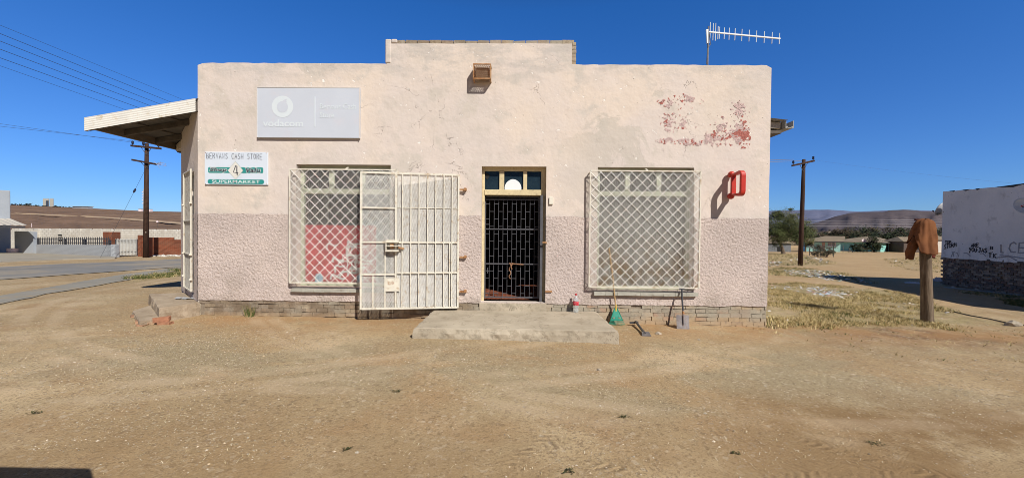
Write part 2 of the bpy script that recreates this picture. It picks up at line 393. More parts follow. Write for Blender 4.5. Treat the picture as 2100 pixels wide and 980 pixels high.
def expanded(mb, P, U, V, cw, chh, w, nrm, tilt=.3):
    rows = int(V/chh); n = int(U/(cw/2)); nrm = Vector(nrm)
    for j in range(rows+1):
        v0 = j*chh; vs = []
        for i in range(n+1):
            s_ = 1 if (i+j) % 2 else -1; v = min(V, max(0, v0+s_*chh*.5)); a = P(min(U, i*cw/2), min(V, v+w/2)); b = P(min(U, i*cw/2), max(0., v-w/2))
            vs += [a+nrm*w*tilt, b-nrm*w*tilt]
        mb.add(vs, [(2*i, 2*i+1, 2*i+3, 2*i+2) for i in range(n)])
def lattice(mb, P, U, V, s, r, n=5, sv=None):
    sv = sv or s
    k = sv/s                                  # diagonal bars clipped to the rectangle
    for sg in (1, -1):
        c = -V/k if sg > 0 else 0
        c = math.floor((c-U)/s)*s
        while c < U+V/k+s:
            # u = c + sg*v/k
            pts = []
            v_lo, v_hi = 0., V
            a, b = (0-c)*k*sg, (U-c)*k*sg
            lo, hi = max(v_lo, min(a, b)), min(v_hi, max(a, b))
            if hi-lo > .02:
                jj = random.uniform(-.012, .012); mid = P(c+sg*(lo+hi)/2/k+jj, (lo+hi)/2); mid.y -= .004*sg; mb.tube([P(c+sg*lo/k, lo), mid, P(c+sg*hi/k, hi)], r, n)
            c += s
# ------------------------------------------------------------------ shop building
FY = 7.43; XL, XR = -6.28, 4.88
Bp = Vector((F(372, 470, 8.85).x, 8.85)); Ap = Vector((XL, FY))
shop = thing('shop_building', 'pale pink plastered corner shop with stepped parapet and white gated windows', 'shop', (-.7, 9.5, 0.))
Z_T, Z_C, Z_CF = 5.03, 5.50, 5.42
win1 = (-4.33, -2.47, .66, 3.06); win2 = (1.57, 3.43, .66, 3.05); door = (-.69, .57, .40, 3.05)
def rel(o, x0=XL): return (o[0]-x0, o[1]-x0, o[2], o[3])
ops = [rel(win1), rel(win2), rel(door)]
cxl, cxr = -2.56, 1.04
def topf(a):
    x = a+XL
    if cxl <= x <= cxr: return Z_CF
    return Z_T
mb = MB(); panel(mb, (XL, FY), (XR, FY), (.37, Z_CF), ops, (topf, [cxl-XL, cxr-XL], [Z_T]), .28, .1, .0035, .9, zb=.012)
w = mb.build('wall', M_wall, shop); 
# soften the outer top corners
for vtx in w.data.vertices:
    wx, wz = vtx.co.x+shop.location.x, vtx.co.z
    for cx, sgn in ((XL, 1), (XR, -1)):
        dx = sgn*(wx-cx); dz = Z_T-wz
        if dx < .09 and dz < .09: vtx.co.z -= .05*(1-dx/.09)*(1-dz/.09)
mb = MB(); panel(mb, (XL+.004, FY), (XR-.004, FY), (.375, 2.085), ops, None, 0., .0155, .0066, 24., out=.013, zb=.02)
mb.build('rough_plaster_band', M_dado, shop)
# parapet: bricks showing behind the plaster of the raised middle, plaster upstand on its left
mb = MB(); mb.box(cxl+.1, 1.105, FY+.035, FY+.26, Z_T-.35, Z_C-.06); mb.build('parapet_core', M_mortar, shop)
mb = MB(); rb = random.Random(3)
def brickcol(r): 
    return r.choice([(.42, .33, .22), (.47, .38, .26), (.38, .29, .20), (.36, .25, .17), (.44, .36, .28), (.33, .27, .21)])
x = cxl+.12
while x < 1.08:
    w_ = .235; x1 = min(x+w_, 1.12); zj = rb.uniform(-.012, .008)
    if rb.random() > .06: mb.obox(((x+x1)/2, FY+.135, Z_C-.055+zj), (x1-x-.012, .22, .10), Matrix.Rotation(rb.uniform(-.03, .03), 3, 'Y'), brickcol(rb), .005)
    x += w_
for i in range(6): mb.obox((1.085, FY+.125, Z_T+.03+i*.075), (.075+rb.uniform(-.01, .008), .21, .062), None, brickcol(rb), .005)
mb.build('brick_coping', M_brick, shop)
mb = MB(); mb.box(cxl-.03, cxl+.085, FY-.012, FY+.28, Z_T+.0, Z_C+.0); mb.box(cxl+.085, cxl+.20, FY-.008, FY+.26, Z_C-.075, Z_C+.004)
bevel(mb.build('parapet_upstand', M_wall, shop), .025, 3)
# plinth
mb = MB(); mb.box(XL+.02, XR-.015, FY+.03, FY+.27, -.5, .39); mb.build('plinth_core', M_mortar, shop)
mb = MB(); rb = random.Random(5)
for row in range(6):
    x = XL+.01+(row % 2)*.11; z = .345-row*.078
    while x < XR-.03:
        wd = min(rb.uniform(.2, .225), XR-x)
        if z > gz(x, FY)-.12 and not rb.random() < .03:
            c = brickcol(rb)
            if x > 1.2: c = rb.choice([(.43, .33, .21), (.38, .32, .24), (.46, .37, .26), (.34, .28, .22), (.45, .27, .18)])
            mb.obox((x+wd/2, FY+.032+rb.uniform(-.006, .003), z+rb.uniform(-.004, .004)), (wd-rb.uniform(.004, .012), .05, .074), Matrix.Rotation(rb.uniform(-.02, .02), 3, 'Y'), c, .005)
        x += wd
mb.build('brick_plinth', M_brick, shop)
# chamfered corner with its side door
Bv, Av = Bp, Ap; Lc = (Av-Bv).length; uc = (Av-Bv)/Lc; nc = Vector((uc.y, -uc.x))
def PC(u, z, out=0.): q = Bv+uc*u+nc*out; return Vector((q.x, q.y, z))
def upx(px): # distance along the chamfer of a photo column
    v = ray(px, 470); k = v.x/v.y; return (Bv.x-k*Bv.y)/(k*uc.y-uc.x)
cham_door = (upx(383.5), upx(398.5), .42, 2.95)
zcr = 4.35
mb = MB(); panel(mb, Bv, Av-uc*.0, (.33, zcr), [cham_door], None, .22, .15, .003, .9, zb=.01, seed=3.); mb.build('corner_wall', M_wall, shop)
mb = MB(); panel(mb, Bv, Av, (.335, 2.085), [cham_door], None, 0., .03, .006, 17., out=.011, seed=8.); mb.build('rough_corner_band', M_dado, shop, True)
mb = MB(); panel(mb, Bv+nc*-.02, Av+nc*-.02, (-.5, .33), [], None, .2, .4); mb.build('corner_plinth', M_conc, shop)
# remaining outer walls, roof and interior
mb = MB(); yb = 17.5
panel(mb, (XR, FY+.28), (XR, yb), (-.5, 4.15), [], None, .22, .6); panel(mb, (XR, yb), (Bv.x, yb), (-.6, 4.15), [], None, .22, .6); panel(mb, (Bv.x, yb), (Bv.x, Bv.y), (-.5, 4.35), [], None, .22, .6)
mb.build('outer_wall', M_wall, shop)
ridge_x, ridge_z = -1.5, 4.85
def sheet(mb, x0, z0, x1, z1, y0, y1, pitch=.13):
    n = int((y1-y0)/(pitch/6)); vs = []
    for i in range(n+1):
        y = y0+(y1-y0)*i/n; dz = .014*cos(2*pi*y/pitch)
        vs += [(x0, y, z0+dz), (x1, y, z1+dz)]
    mb.add(vs, [(2*i, 2*i+1, 2*i+3, 2*i+2) for i in range(n)])
eL = F(178, 246); eR = F(404, 207)
slope = (eR.z-eL.z)/(eR.x-eL.x)
zL = lambda X: eR.z+(X-eR.x)*slope
mb = MB(); sheet(mb, eL.x-.03, zL(eL.x-.03)+.02, XL+.02, zL(XL+.02)+.02, FY-.02, yb+.3); sheet(mb, XL+.02, zL(XL)+.02, ridge_x, ridge_z, FY+.29, yb+.3); sheet(mb, ridge_x, ridge_z, 5.42, 4.08, FY+.29, yb+.3)
mb.build('roof_sheet', M_roof, shop)
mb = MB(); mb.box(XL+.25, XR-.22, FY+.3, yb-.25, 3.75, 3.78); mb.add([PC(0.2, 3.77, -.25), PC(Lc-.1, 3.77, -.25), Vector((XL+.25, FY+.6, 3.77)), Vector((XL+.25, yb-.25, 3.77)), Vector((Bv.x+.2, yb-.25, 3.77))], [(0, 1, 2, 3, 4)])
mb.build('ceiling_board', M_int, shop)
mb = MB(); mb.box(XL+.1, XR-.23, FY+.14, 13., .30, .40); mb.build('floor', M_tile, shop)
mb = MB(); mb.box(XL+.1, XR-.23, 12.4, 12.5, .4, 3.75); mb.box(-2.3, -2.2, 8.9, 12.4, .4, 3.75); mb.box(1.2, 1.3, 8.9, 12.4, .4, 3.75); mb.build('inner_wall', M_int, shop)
# corner canopy (overhang of the roof)
mb = MB(); th = .255
def fas(u, k): X = eL.x+(XL+.0-eL.x)*u; return X, zL(X)
N = 24
for k in range(N):                             # fluted white fascia sheet along the front edge
    z_a, z_b = th*k/N-.03, th*(k+1)/N-.03; ya = FY-.045-.0022*cos(6*2*pi*k/N); yb2 = FY-.045-.0022*cos(6*2*pi*(k+1)/N)
    mb.quad((eL.x, ya, zL(eL.x)-z_a), (XL-.005, ya, zL(XL)-z_a), (XL-.005, yb2, zL(XL)-z_b), (eL.x, yb2, zL(eL.x)-z_b))
    mb.quad((eL.x-.002, ya, zL(eL.x)-z_a), (eL.x-.002, yb2, zL(eL.x)-z_b), (eL.x-.002, FY+.03, zL(eL.x)-z_b), (eL.x-.002, FY+.03, zL(eL.x)-z_a))
mb.build('fascia', M_fascia, shop)
mb = MB()
mb.bar((eL.x+.02, FY, zL(eL.x)-.115), (XL-.01, FY, zL(XL)-.115), .05, .2)
yE = 12.
for yy in (8.1, 8.8, 9.6, 10.5): mb.bar((eL.x+.05, yy, zL(eL.x)-.09), (XL+.1, yy, zL(XL)-.09), .05, .11)
for xx in (eL.x+.55, eL.x+1.25, XL-.35): mb.bar((xx, FY+.03, zL(xx)-.02), (xx, yE, zL(xx)-.02), .06, .05)
mb.build('rafters', M_timber, shop)
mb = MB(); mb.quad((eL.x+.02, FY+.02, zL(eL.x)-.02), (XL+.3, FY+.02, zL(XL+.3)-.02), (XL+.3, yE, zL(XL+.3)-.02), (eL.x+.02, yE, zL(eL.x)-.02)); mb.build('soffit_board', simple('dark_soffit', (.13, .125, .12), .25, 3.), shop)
mb = MB(); mb.bar((eL.x+.04, FY+.0, zL(eL.x)-.085), (eL.x+.04, yE, zL(eL.x)-.085), .06, .17)
mb.build('eave_board', simple('eave_paint', (.20, .165, .125), .25, 4., .8, dirt=(.2, .15, .1)), shop)
mb = MB(); bz = F(404, 257, FY+.25); mb.bar((XL-.1, FY+.3, bz.z), (eL.x+.1, 9.35, zL(eL.x)-.13), .09, .16); mb.build('brace_beam', simple('beam_paint', (.55, .49, .39), .2, 4., .8, dirt=(.3, .24, .17)), shop)
mb = MB(); mb.bar((eL.x+.1, 9.35, zL(eL.x)-.17), (Bv.x+.05, 9.45, zL(Bv.x)-.3), .09, .14); mb.build('tie_beam', M_timber, shop)
# right eave end
M_raft = simple('rafter_paint', (.5, .45, .38), .2, 6.)
for yy in (FY+.45, FY+1.6): mb = MB(); mb.bar((XR-.1, yy, 4.04), (5.36, yy, 3.99), .06, .12); mb.build('eave_rafter', M_raft, shop)
mb = MB(); mb.box(XR+.0, 5.30, FY+.30, yb, 3.80, 3.86); mb.build('soffit', M_timber, shop)
mb = MB(); pr = [(5.40, 4.07), (5.40, 3.95), (5.43, 3.92), (5.52, 3.92), (5.55, 3.95), (5.55, 4.06)]
for a, b in zip(pr, pr[1:]): mb.bar(((a[0]+b[0])/2, FY+.32, (a[1]+b[1])/2), ((a[0]+b[0])/2, yb, (a[1]+b[1])/2), sqrt((a[0]-b[0])**2+(a[1]-b[1])**2)+.004 if abs(a[1]-b[1]) < .05 else .012, .012 if abs(a[1]-b[1]) < .02 else abs(a[1]-b[1])+.006)
mb.build('gutter', M_roof, shop)
# windows
def window(o, gl, seedc):
    x0, x1, z0, z1 = o; Y0, Y1 = FY+.15, FY+.21; fr = MB(); b_ = .07
    fr.box(x0, x0+b_, Y0, Y1, z0, z1); fr.box(x1-b_, x1, Y0, Y1, z0, z1); fr.box(x0+b_, x1-b_, Y0, Y1, z1-b_, z1); fr.box(x0+b_, x1-b_, Y0, Y1, z0, z0+b_)
    zr = 2.50; fr.box(x0+b_, x1-b_, Y0-.015, Y1-.003, zr, zr+.10)
    for k in (1, 2):
        xm = x0+(x1-x0)*k/3; fr.box(xm-.045, xm+.045, Y0-.008, Y1-.002, zr+.10, z1-b_)
    f = bevel(fr.build('window', M_frame, shop), .006, 1)
    g = MB(); g.quad((x0+.03, Y0+.03, z0+.03), (x1-.03, Y0+.03, z0+.03), (x1-.03, Y0+.03, zr+.05), (x0+.03, Y0+.03, zr+.05)); g.build('pane', gl, f)
    for k in range(3):
        a = x0+(x1-x0)*k/3+.02; b = x0+(x1-x0)*(k+1)/3-.02; g = MB(); g.quad((a, Y0+.034, zr+.05), (b, Y0+.034, zr+.05), (b, Y0+.034, z1-.03), (a, Y0+.034, z1-.03)); g.build('pane', gl, f)
    s_ = MB(); zt = .635; n = 9; L = x1-x0+.14; xs = x0-.06
    for k in range(n):
        a, b = xs+L*k/n+.002, xs+L*(k+1)/n-.002; s_.obox(((a+b)/2, FY+.04, zt-.028), (b-a, .26, .062), Matrix.Rotation(.06, 3, 'X'), None, .003)
    s_.build('sill', simple('sill_concrete'+str(seedc), (.43, .42, .36), .15, 6., .9, .15, dirt=(.28, .25, .2)), f)
window(win1, M_glass, 1); window(win2, M_glass2, 2)
# doorway with three-paned fanlight
x0, x1, z0, z1 = door; Y0, Y1 = FY+.13, FY+.23
fr = MB(); fr.box(x0, x0+.05, Y0, Y1, z0, z1); fr.box(x1-.09, x1, Y0, Y1, z0, z1); fr.box(x0+.05, x1-.09, Y0, Y1, z1-.07, z1)
zt0, zt1 = 2.50, 2.61; fr.box(x0+.05, x1-.09, Y0-.015, Y1-.003, zt0, zt1)
pw = [F(q, 360, Y0).x for q in (992, 1024, 1034, 1073, 1081, 1116)]
fr.box(pw[1], pw[2], Y0-.006, Y1-.004, zt1, z1-.07); fr.box(pw[3], pw[4], Y0-.006, Y1-.004, zt1, z1-.07)
df = bevel(fr.build('door_frame', M_cream, shop), .006, 1)
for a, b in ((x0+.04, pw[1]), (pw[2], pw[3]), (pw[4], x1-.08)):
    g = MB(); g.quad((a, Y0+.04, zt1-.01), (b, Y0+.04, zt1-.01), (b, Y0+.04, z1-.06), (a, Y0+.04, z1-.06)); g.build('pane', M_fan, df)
g = MB(); c0 = F(1052, 388, Y0+.03); rr = .165; pts = [(c0.x+rr*cos(t)*(1+.06*sin(3*t)), Y0+.03, zt1+.004+(.205 if 0 else .21)*sin(t)) for t in np.linspace(0, pi, 15)]
g.add(pts, [tuple(range(len(pts)))]); g.build('white_paper', simple('white_paper', (.80, .82, .82), .04, 3.), df)
g = MB(); a = F(993, 347, Y0+.025); g.add([(x0+.05, Y0+.03, z1-.08), (x0+.05, Y0+.03, z1-.2), (x0+.10, Y0+.03, z1-.24), (x0+.15, Y0+.03, z1-.16)], [(0, 1, 2, 3)]); g.build('broken_pane_hole', M_black, df)
mb = MB(); mb.box(x0-.03, x1+.03, FY-.018, FY+.28, .10, .388); bevel(mb.build('threshold', M_conc, shop), .012, 2)
# faded red and pink paint left on the upper right plaster
mb = MB(); reg = []
def blob(px, py, rx, ry): p = F(px, py); reg.append((p.x, p.z, rx/105., ry/105.))
for q in ((1505, 272, 42, 24), (1524, 276, 20, 27), (1468, 284, 26, 14), (1432, 291, 26, 7), (1400, 291, 24, 7), (1370, 289, 24, 6), (1390, 258, 26, 11), (1522, 228, 22, 9), (1500, 236, 24, 7), (1396, 208, 34, 12), (1378, 240, 20, 6), (1492, 258, 28, 6), (1510, 216, 12, 8)): blob(*q)
cs = .011; xa, xb = F(1335, 250).x, F(1541, 250).x; za, zb_ = F(1400, 306).z, F(1400, 192).z; redc, pinkc = (.54, .19, .155), (.71, .53, .495)
nx, nz = int((xb-xa)/cs), int((zb_-za)/cs)
for i in range(nx):
    for j in range(nz):
        X, Z = xa+(i+.5)*cs, za+(j+.5)*cs; d = max((1-((X-a)/c)**2-((Z-b)/e)**2)*(1 if b < 3.82 else .3) for a, b, c, e in reg)
        if d < -.35: continue
        k = fbm(X, Z, 5., 4, 2.)*.8+fbm(X, Z, 19., 3, 9.)*1.0+d*.65-.36
        if k > 0:
            r2 = fbm(X, Z, 4.2, 4, 31.)+.25*fbm(X, Z, 22., 2, 4.)
            c = redc if (r2 > .12 and k > .06) else pinkc
            Yq = FY-.006; jx = lambda: random.uniform(-.3, .3)*cs
            mb.quad((X-cs*.55+jx(), Yq, Z-cs*.55+jx()), (X+cs*.55+jx(), Yq, Z-cs*.55+jx()), (X+cs*.55+jx(), Yq, Z+cs*.55+jx()), (X-cs*.55+jx(), Yq, Z+cs*.55+jx()), c)
mb.build('peeling_paint', vcol('old_red_paint', .15, 12.), shop)
p = F(1130, 412); h = MB(); h.box(p.x-.04, p.x+.04, FY-.035, FY+.005, p.z-.07, p.z+.07); bevel(h.build('bell_box', M_white, shop), .008, 2)
# gate hinge pins and bolts fixed in the wall beside the door
for px, py in ((957, 390), (957, 527), (957, 597)):
    p = F(px, py); h = MB(); h.bar((p.x-.13, FY-.06, p.z), (p.x-.02, FY-.06, p.z), .03, .035); h.bar((p.x-.02, FY-.085, p.z+.01), (p.x-.02, FY+.02, p.z+.01), .045, .05); h.build('hinge_pin', M_rust, shop)
for px, py, l in ((1125, 597, .13), (1117, 497, .09)):
    p = F(px, py); h = MB(); h.bar((p.x-l/2, FY-.03, p.z), (p.x+l/2, FY-.03, p.z), .025); h.bar((p.x+l/2-.03, FY-.03, p.z), (p.x+l/2-.03, FY+.02, p.z), .03); h.build('door_bolt', M_rust, shop)
# ------------------------------------------------------------------ security cages, gates
def PX(x0, z0, Y): return lambda u, v: Vector((x0+u, Y, z0+v))
def cage(name, label, x0, x1, z0, z1, meshmat, sw):
    t = thing(name, label, 'window grille', ((x0+x1)/2, FY, z0), 'white lattice cages over the shop windows')
    Y = FY-.115; U, V = x1-x0, z1-z0; P = PX(x0, z0, Y)
    f = MB()
    for a, b in (((0, 0), (U, 0)), ((0, V), (U, V)), ((0, 0), (0, V)), ((U, 0), (U, V))): f.bar(P(*a), P(*b), .022, .022, (0, 1, 0))
    for a in (0, U):
        for v in (.03, V*.5, V-.03): f.bar(P(a, v), P(a, v)+Vector((0, .115, 0)), .018, .018)
    f.bar(P(U*.52, V-.0), P(U*.52, V+.06)+Vector((0, .115, 0)), .025, .02)
    f.build('frame', M_white, t)
    l = MB(); lattice(l, PX(x0, z0, Y-.004), U, V, .197, .0072, 5, .2); l.build('lattice_bars', M_lat, t)
    e = MB(); expanded(e, PX(x0, z0, Y+.012), U, V, .036, .0105, sw, (0, -1, 0), .05)
    S = lambda X: (lambda u, v: Vector((X, Y+.012+u, z0+v)))
    for X in (x0, x1): expanded(e, S(X), .10, V, .036, .0105, .003, (1, 0, 0))
    expanded(e, lambda u, v: Vector((x0+u, Y+v, z0)), U, .115, .036, .012, .004, (0, 0, 1))
    e.build('mesh', meshmat, t); return t
mesh_v = 0
c1 = F(594, 347, FY-.115), F(813, 583, FY-.115); c2 = F(1211, 350, FY-.115), F(1433, 591, FY-.115)
cage('window_cage', 'white lattice window cage left of the door, half covered by the open gate', c1[0].x, c1[1].x, c1[1].z+.01, c1[0].z, M_whitem, .0019)
cage('window_cage', 'rust spotted white lattice window cage right of the door, above the green rake', c2[0].x, c2[1].x, c2[1].z, c2[0].z, M_cagemesh, .0028)
# big white gate swung open against the left window cage; hinged at its right edge
gr = F(941, 495, FY-.07); gl = F(739, 495, FY-.34); gb = F(942, 631, FY-.07).z; gt = F(940, 358, FY-.07).z
t = thing('security_gate', 'large white barred steel gate swung open over the left window', 'gate', (gr.x, FY-.07, gb))
Ag = Vector((gr.x, FY-.07, 0)); Bg = Vector((gl.x, FY-.34, 0)); Lg = (Ag-Bg).length; ug = (Ag-Bg)/Lg; ng = Vector((ug.y, -ug.x, 0))
Hh = gt-gb
def PG(u, v, o=0.): return Bg+ug*u+Vector((0, 0, gb+v))+ng*o
up = (0, 1, 0); us_ = Lg*.353
f = MB()
for a in (0.012, us_, Lg-.012): f.bar(PG(a, 0), PG(a, Hh), .033, .03, ng)
for v in (.012, Hh-.012): f.bar(PG(.03, v, .001), PG(Lg-.03, v, .001), .036, .03, ng)
f.build('frame', M_white, t)
for v in (Hh*.74, Hh*.49, Hh*.255): f = MB(); f.bar(PG(.03, v, .004), PG(us_-.018, v, .004), .03, .022, ng); f.build('cross_rail', M_white, t)
f = MB(); f.bar(PG(us_, Hh*.745, -.006), PG(Lg-.02, Hh*.745, -.006), .012, .012, ng); f.build('cross_rail', M_white, t)
for v in (Hh*.49, Hh*.265): f = MB(); f.bar(PG(us_+.018, v, .004), PG(Lg-.03, v, .004), .03, .022, ng); f.build('cross_rail', M_white, t)
for k in range(7):
    a = us_+(Lg-us_)*(k+.75)/7.6; f = MB(); f.bar(PG(a, .03, .016), PG(a+random.uniform(-.008, .008), Hh-.03, .016), .0185, .02, ng); f.build('upright_bar', M_white, t)
for a, v, o2 in ((us_*.36, .25, .01), (us_*.70, .49, .01), (Lg*.905, .49, .012)): f = MB(); f.bar(PG(a, .03, o2), PG(a, Hh*v, o2), .023, .02, ng); f.build('short_bar', M_white, t)
e = MB(); expanded(e, lambda u, v: PG(u+.02, v+.02, -.016), us_-.04, Hh-.04, .046, .0125, .0066, ng, -.35); e.build('coarse_mesh', M_whitem, t)
e = MB(); expanded(e, lambda u, v: PG(us_+.02+u, v+.02, -.016), Lg-us_-.04, Hh-.04, .03, .0085, .0078, ng, -.35); e.build('fine_mesh', M_whitem, t)
f = MB(); lb = us_*.93; v0 = Hh*.425
f.bar(PG(lb-.13, v0+.01, .05), PG(lb+.11, v0+.01, .05), .10, .03, (0, 0, 1)); f.bar(PG(lb-.13, v0+.19, .05), PG(lb+.11, v0+.19, .05), .10, .05, (0, 0, 1)); f.bar(PG(lb-.11, v0+.1, .006), PG(lb+.11, v0+.1, .006), .012, .2, ng); f.bar(PG(lb-.12, v0+.03, .05), PG(lb-.12, v0+.17, .05), .014, .09, ng)
lk = f.build('lock_box', M_white, t)
f = MB(); f.bar(PG(lb-.02, v0+.05, .045), PG(lb-.02, v0+.15, .045), .06, .04, ng); f.bar(PG(lb+.10, v0+.07, .04), PG(lb+.2, v0+.05, .04), .04, .03); f.build('padlock', M_rust, lk)
f = MB(); q0 = us_*.72; f.bar(PG(q0, Hh*.18, .022), PG(q0+.255, Hh*.18, .022), .006, .25, (0, 0, 1)); pl = f.build('keyhole_plate', M_white, t)
f = MB()
for a, b in (((.05, .13), (.10, .13)), ((.05, .13), (.05, .18)), ((.05, .18), (.08, .18)), ((.09, .145), (.13, .19)), ((.13, .19), (.15, .15)), ((.15, .15), (.12, .135))):
    f.bar(PG(q0+a[0], Hh*.18-.125+a[1], .027), PG(q0+b[0], Hh*.18-.125+b[1], .027), .009, .004, ng)
f.build('cut_mark', M_rust, pl)
# dark grille gate closed across the doorway
t = thing('door_grille', 'dark steel grille gate with brick pattern bars closed across the doorway', 'gate', (-.06, FY+.27, .41))
Yg = FY+.255; xa, xb, za, zb_ = x0+.055, x1-.12, .435, 2.485
f = MB()
for X in (xa, xb): f.box(X-.016, X+.016, Yg-.016, Yg+.016, za, zb_)
for Z in (za+.02, zb_-.06, zb_-.005): f.box(xa+.016, xb-.016, Yg-.014, Yg+.014, Z-.013, Z+.013)
f.build('frame', M_grille, t)
for Z in (F(1050, 470, Yg).z, F(1050, 541, Yg).z): f = MB(); f.box(xa+.016, xb-.016, Yg-.022, Yg-.006, Z-.012, Z+.012); f.build('cross_rail', M_grille, t)
f = MB(); nb = 12; rj = random.Random(2)
for k in range(1, nb):
    X = xa+(xb-xa)*k/nb; f.box(X-.0045, X+.0045, Yg-.0045, Yg+.0045, za+.03, zb_-.07)
for k in range(nb):
    Z = za+.1+(k % 2)*.15
    while Z < zb_-.1:
        f.box(xa+(xb-xa)*k/nb+.006, xa+(xb-xa)*(k+1)/nb-.006, Yg-.004, Yg+.004, Z-.0045, Z+.0045); Z += .30
f.build('infill_bars', M_grille, t)
p = F(1046, 541, Yg-.05); f = MB(); f.tube([p+Vector((.0+.02*sin(k*1.3), -.02*cos(k*.9), -.03*k)) for k in range(11)], .011, 5); f.tube([p+Vector((.035+.012*cos(k), -.01, .02-.025*k)) for k in range(6)], .012, 5); f.bar(p+Vector((-.02, 0, .01)), p+Vector((.27, 0, -.01)), .022, .02); f.build('chain', M_rope, t)
f = MB(); p = F(997, 555, Yg-.03); f.bar(p, p+Vector((.07, 0, 0)), .012); f.bar(p+Vector((.03, 0, -.05)), p+Vector((.03, 0, .06)), .014); p = F(997, 460, Yg-.03); f.bar(p, p+Vector((.07, 0, 0)), .012); f.build('latch', M_grille, t)
f = MB(); f.box(x1-.105, x1-.055, FY+.05, FY+.12, .41, 2.5); f.build('hinge_post', M_grille, t)
# mesh gate on the chamfered corner door
t = thing('corner_gate', 'narrow white mesh gate closed over the side door on the chamfered corner', 'gate', PC(Lc-.8, .4))
u0, u1, g0, g1 = cham_door[0]-.0, cham_door[1]+.0, .50, 2.98; o_ = .05
f = MB()
for a in (u0, u1): f.bar(PC(a, g0, o_), PC(a, g1, o_), .028, .022)
for z in (g0, 1.25, 1.95, g1): f.bar(PC(u0, z, o_), PC(u1, z, o_), .022, .022)
f.build('frame', M_white, t)
e = MB(); expanded(e, lambda u, v: PC(u0+u, g0+v, o_-.015), u1-u0, g1-g0, .06, .02, .011, (nc.x, nc.y, 0)); e.build('mesh', M_whitem, t)
f = MB()
for z in (.75, 1.25, 2.3): f.bar(PC(u1-.02, z, o_+.02), PC(u1+.06, z, o_+.02), .04, .03); f.bar(PC(u0+.02, z, o_+.02), PC(u0-.06, z, o_+.02), .04, .03)
f.build('hinges', M_white, t)
mb = MB(); mb.add([PC(cham_door[0]-.02, .42, -.1), PC(cham_door[1]+.02, .42, -.1), PC(cham_door[1]+.02, 2.96, -.1), PC(cham_door[0]-.02, 2.96, -.1)], [(0, 1, 2, 3)]); mb.build('side_door', simple('grey_door_paint', (.42, .41, .38), .2, 3.), shop)
# ------------------------------------------------------------------ steps
def slab_mesh(name, pts_top, zt, zb_, mt, parent=None, jit=.012, cell=.09, seed=0):
    # slab with crumbled edges: polygon grown from its corner points, vertical faces broken by noise
    ring = []
    for a, b in zip(pts_top, pts_top[1:]+pts_top[:1]):
        a, b = Vector(a[:2]), Vector(b[:2]); n = max(1, int((b-a).length/cell))
        for k in range(n): ring.append(a.lerp(b, k/n))
    c = sum(ring, Vector((0, 0)))/len(ring); n = len(ring); vs = []; layers = 6
    zc = lambda q: zt+.006*fbm(q.x, q.y, 2.)
    inner = [q+(c-q).normalized()*.05 for q in ring]
    inner2 = [q+(c-q).normalized()*.30 for q in ring]
    rows = [[(q.x, q.y, zc(q)) for q in inner2], [(q.x, q.y, zc(q)) for q in inner]]
    for l in range(layers):
        f_ = l/(layers-1); row = []
        for q in ring:
            d = (q-c).normalized(); o = jit*(fbm(q.x*1.+seed, q.y+f_*1.7, 5., 3)+.2)-(.012 if l == 0 else 0)+.012*f_; z = zt-.008+(zb_-zt)*f_
            if l == 0: z -= .012*abs(fbm(q.x, q.y, 3., 3, 5.))
            row.append((q.x+d.x*o, q.y+d.y*o, z))
        rows.append(row)
    mb = MB(); allv = [p for r in rows for p in r]; fs = []
    for r in range(len(rows)-1):
        for i in range(n): fs.append((r*n+i, r*n+(i+1) % n, (r+1)*n+(i+1) % n, (r+1)*n+i))
    fs.append(tuple(range(n-1, -1, -1))); mb.add(allv, fs); return mb.build(name, mt, parent)
s1, s2 = G(843, 677, .24), G(1263, 673, .24); yF = (s1.y+s2.y)/2
def conc2(t):
    c = t.ramp(t.noise(2.2, 6, .65), [(.3, (.30, .235, .165)), (.5, (.40, .32, .23)), (.7, (.50, .41, .30))]); c = t.mix(t.math('MULTIPLY', t.step(t.noise(7, 7, .7), .5, .66), .6), c, (.26, .185, .12)); return c, t.bump(t.noise(22, 6, .65), .02, .8)
M_conc2 = mat('earthy_concrete', conc2, .95, .1)
st = slab_mesh('front_step', [(s1.x, yF, 0), (s2.x, yF-.02, 0), (s2.x-.03, FY+.0, 0), (s1.x+.0, FY+.0, 0)], .24, -.12, M_conc, None, .022, .07)
tag(st, 'long worn concrete step slab in front of the shop doorway', 'step')
k1, k2 = G(305, 602, .33), G(326, 632, .33); 
cs_ = slab_mesh('corner_step', [(k1.x, k1.y), (k2.x, k2.y), (XL+.05, FY-.02), tuple(PC(Lc-1.75, 0)[:2])], .33, -.15, M_conc2, None, .035, .07, 4)
tag(cs_, 'cracked concrete landing below the side door at the left corner', 'step')
a_, b_, c_, d_ = G(272, 636, .16), G(286, 660, .16), G(334, 650, .16), G(316, 622, .16)
ls = thing('lower_step', 'small broken brick and concrete step beside the left corner landing', 'step', (a_.x, a_.y, .05))
slab_mesh('tread', [tuple(a_[:2]), tuple(b_[:2]), tuple(c_[:2]), tuple(d_[:2])], .16, -.1, M_conc2, ls, .03, .06, 9)
mb = MB(); rb = random.Random(8); M_redbrick = vcol('red_brick', .25, 14., .95, 40, .006)
for q, e, n in ((a_, b_, 2), (b_, c_, 3)):
    for k in range(n):
        mb = MB(); p = q.lerp(e, (k+.5)/n)+Vector((rb.uniform(-.02, .02), .02, -.03)); ang = atan2(e.y-q.y, e.x-q.x)
        mb.obox((p.x, p.y, .075), (.2, .1, .07), Matrix.Rotation(ang+rb.uniform(-.15, .15), 3, 'Z'), rb.choice([(.36, .21, .13), (.42, .29, .19), (.36, .26, .18)]), .02); mb.build('loose_brick', M_redbrick, ls)
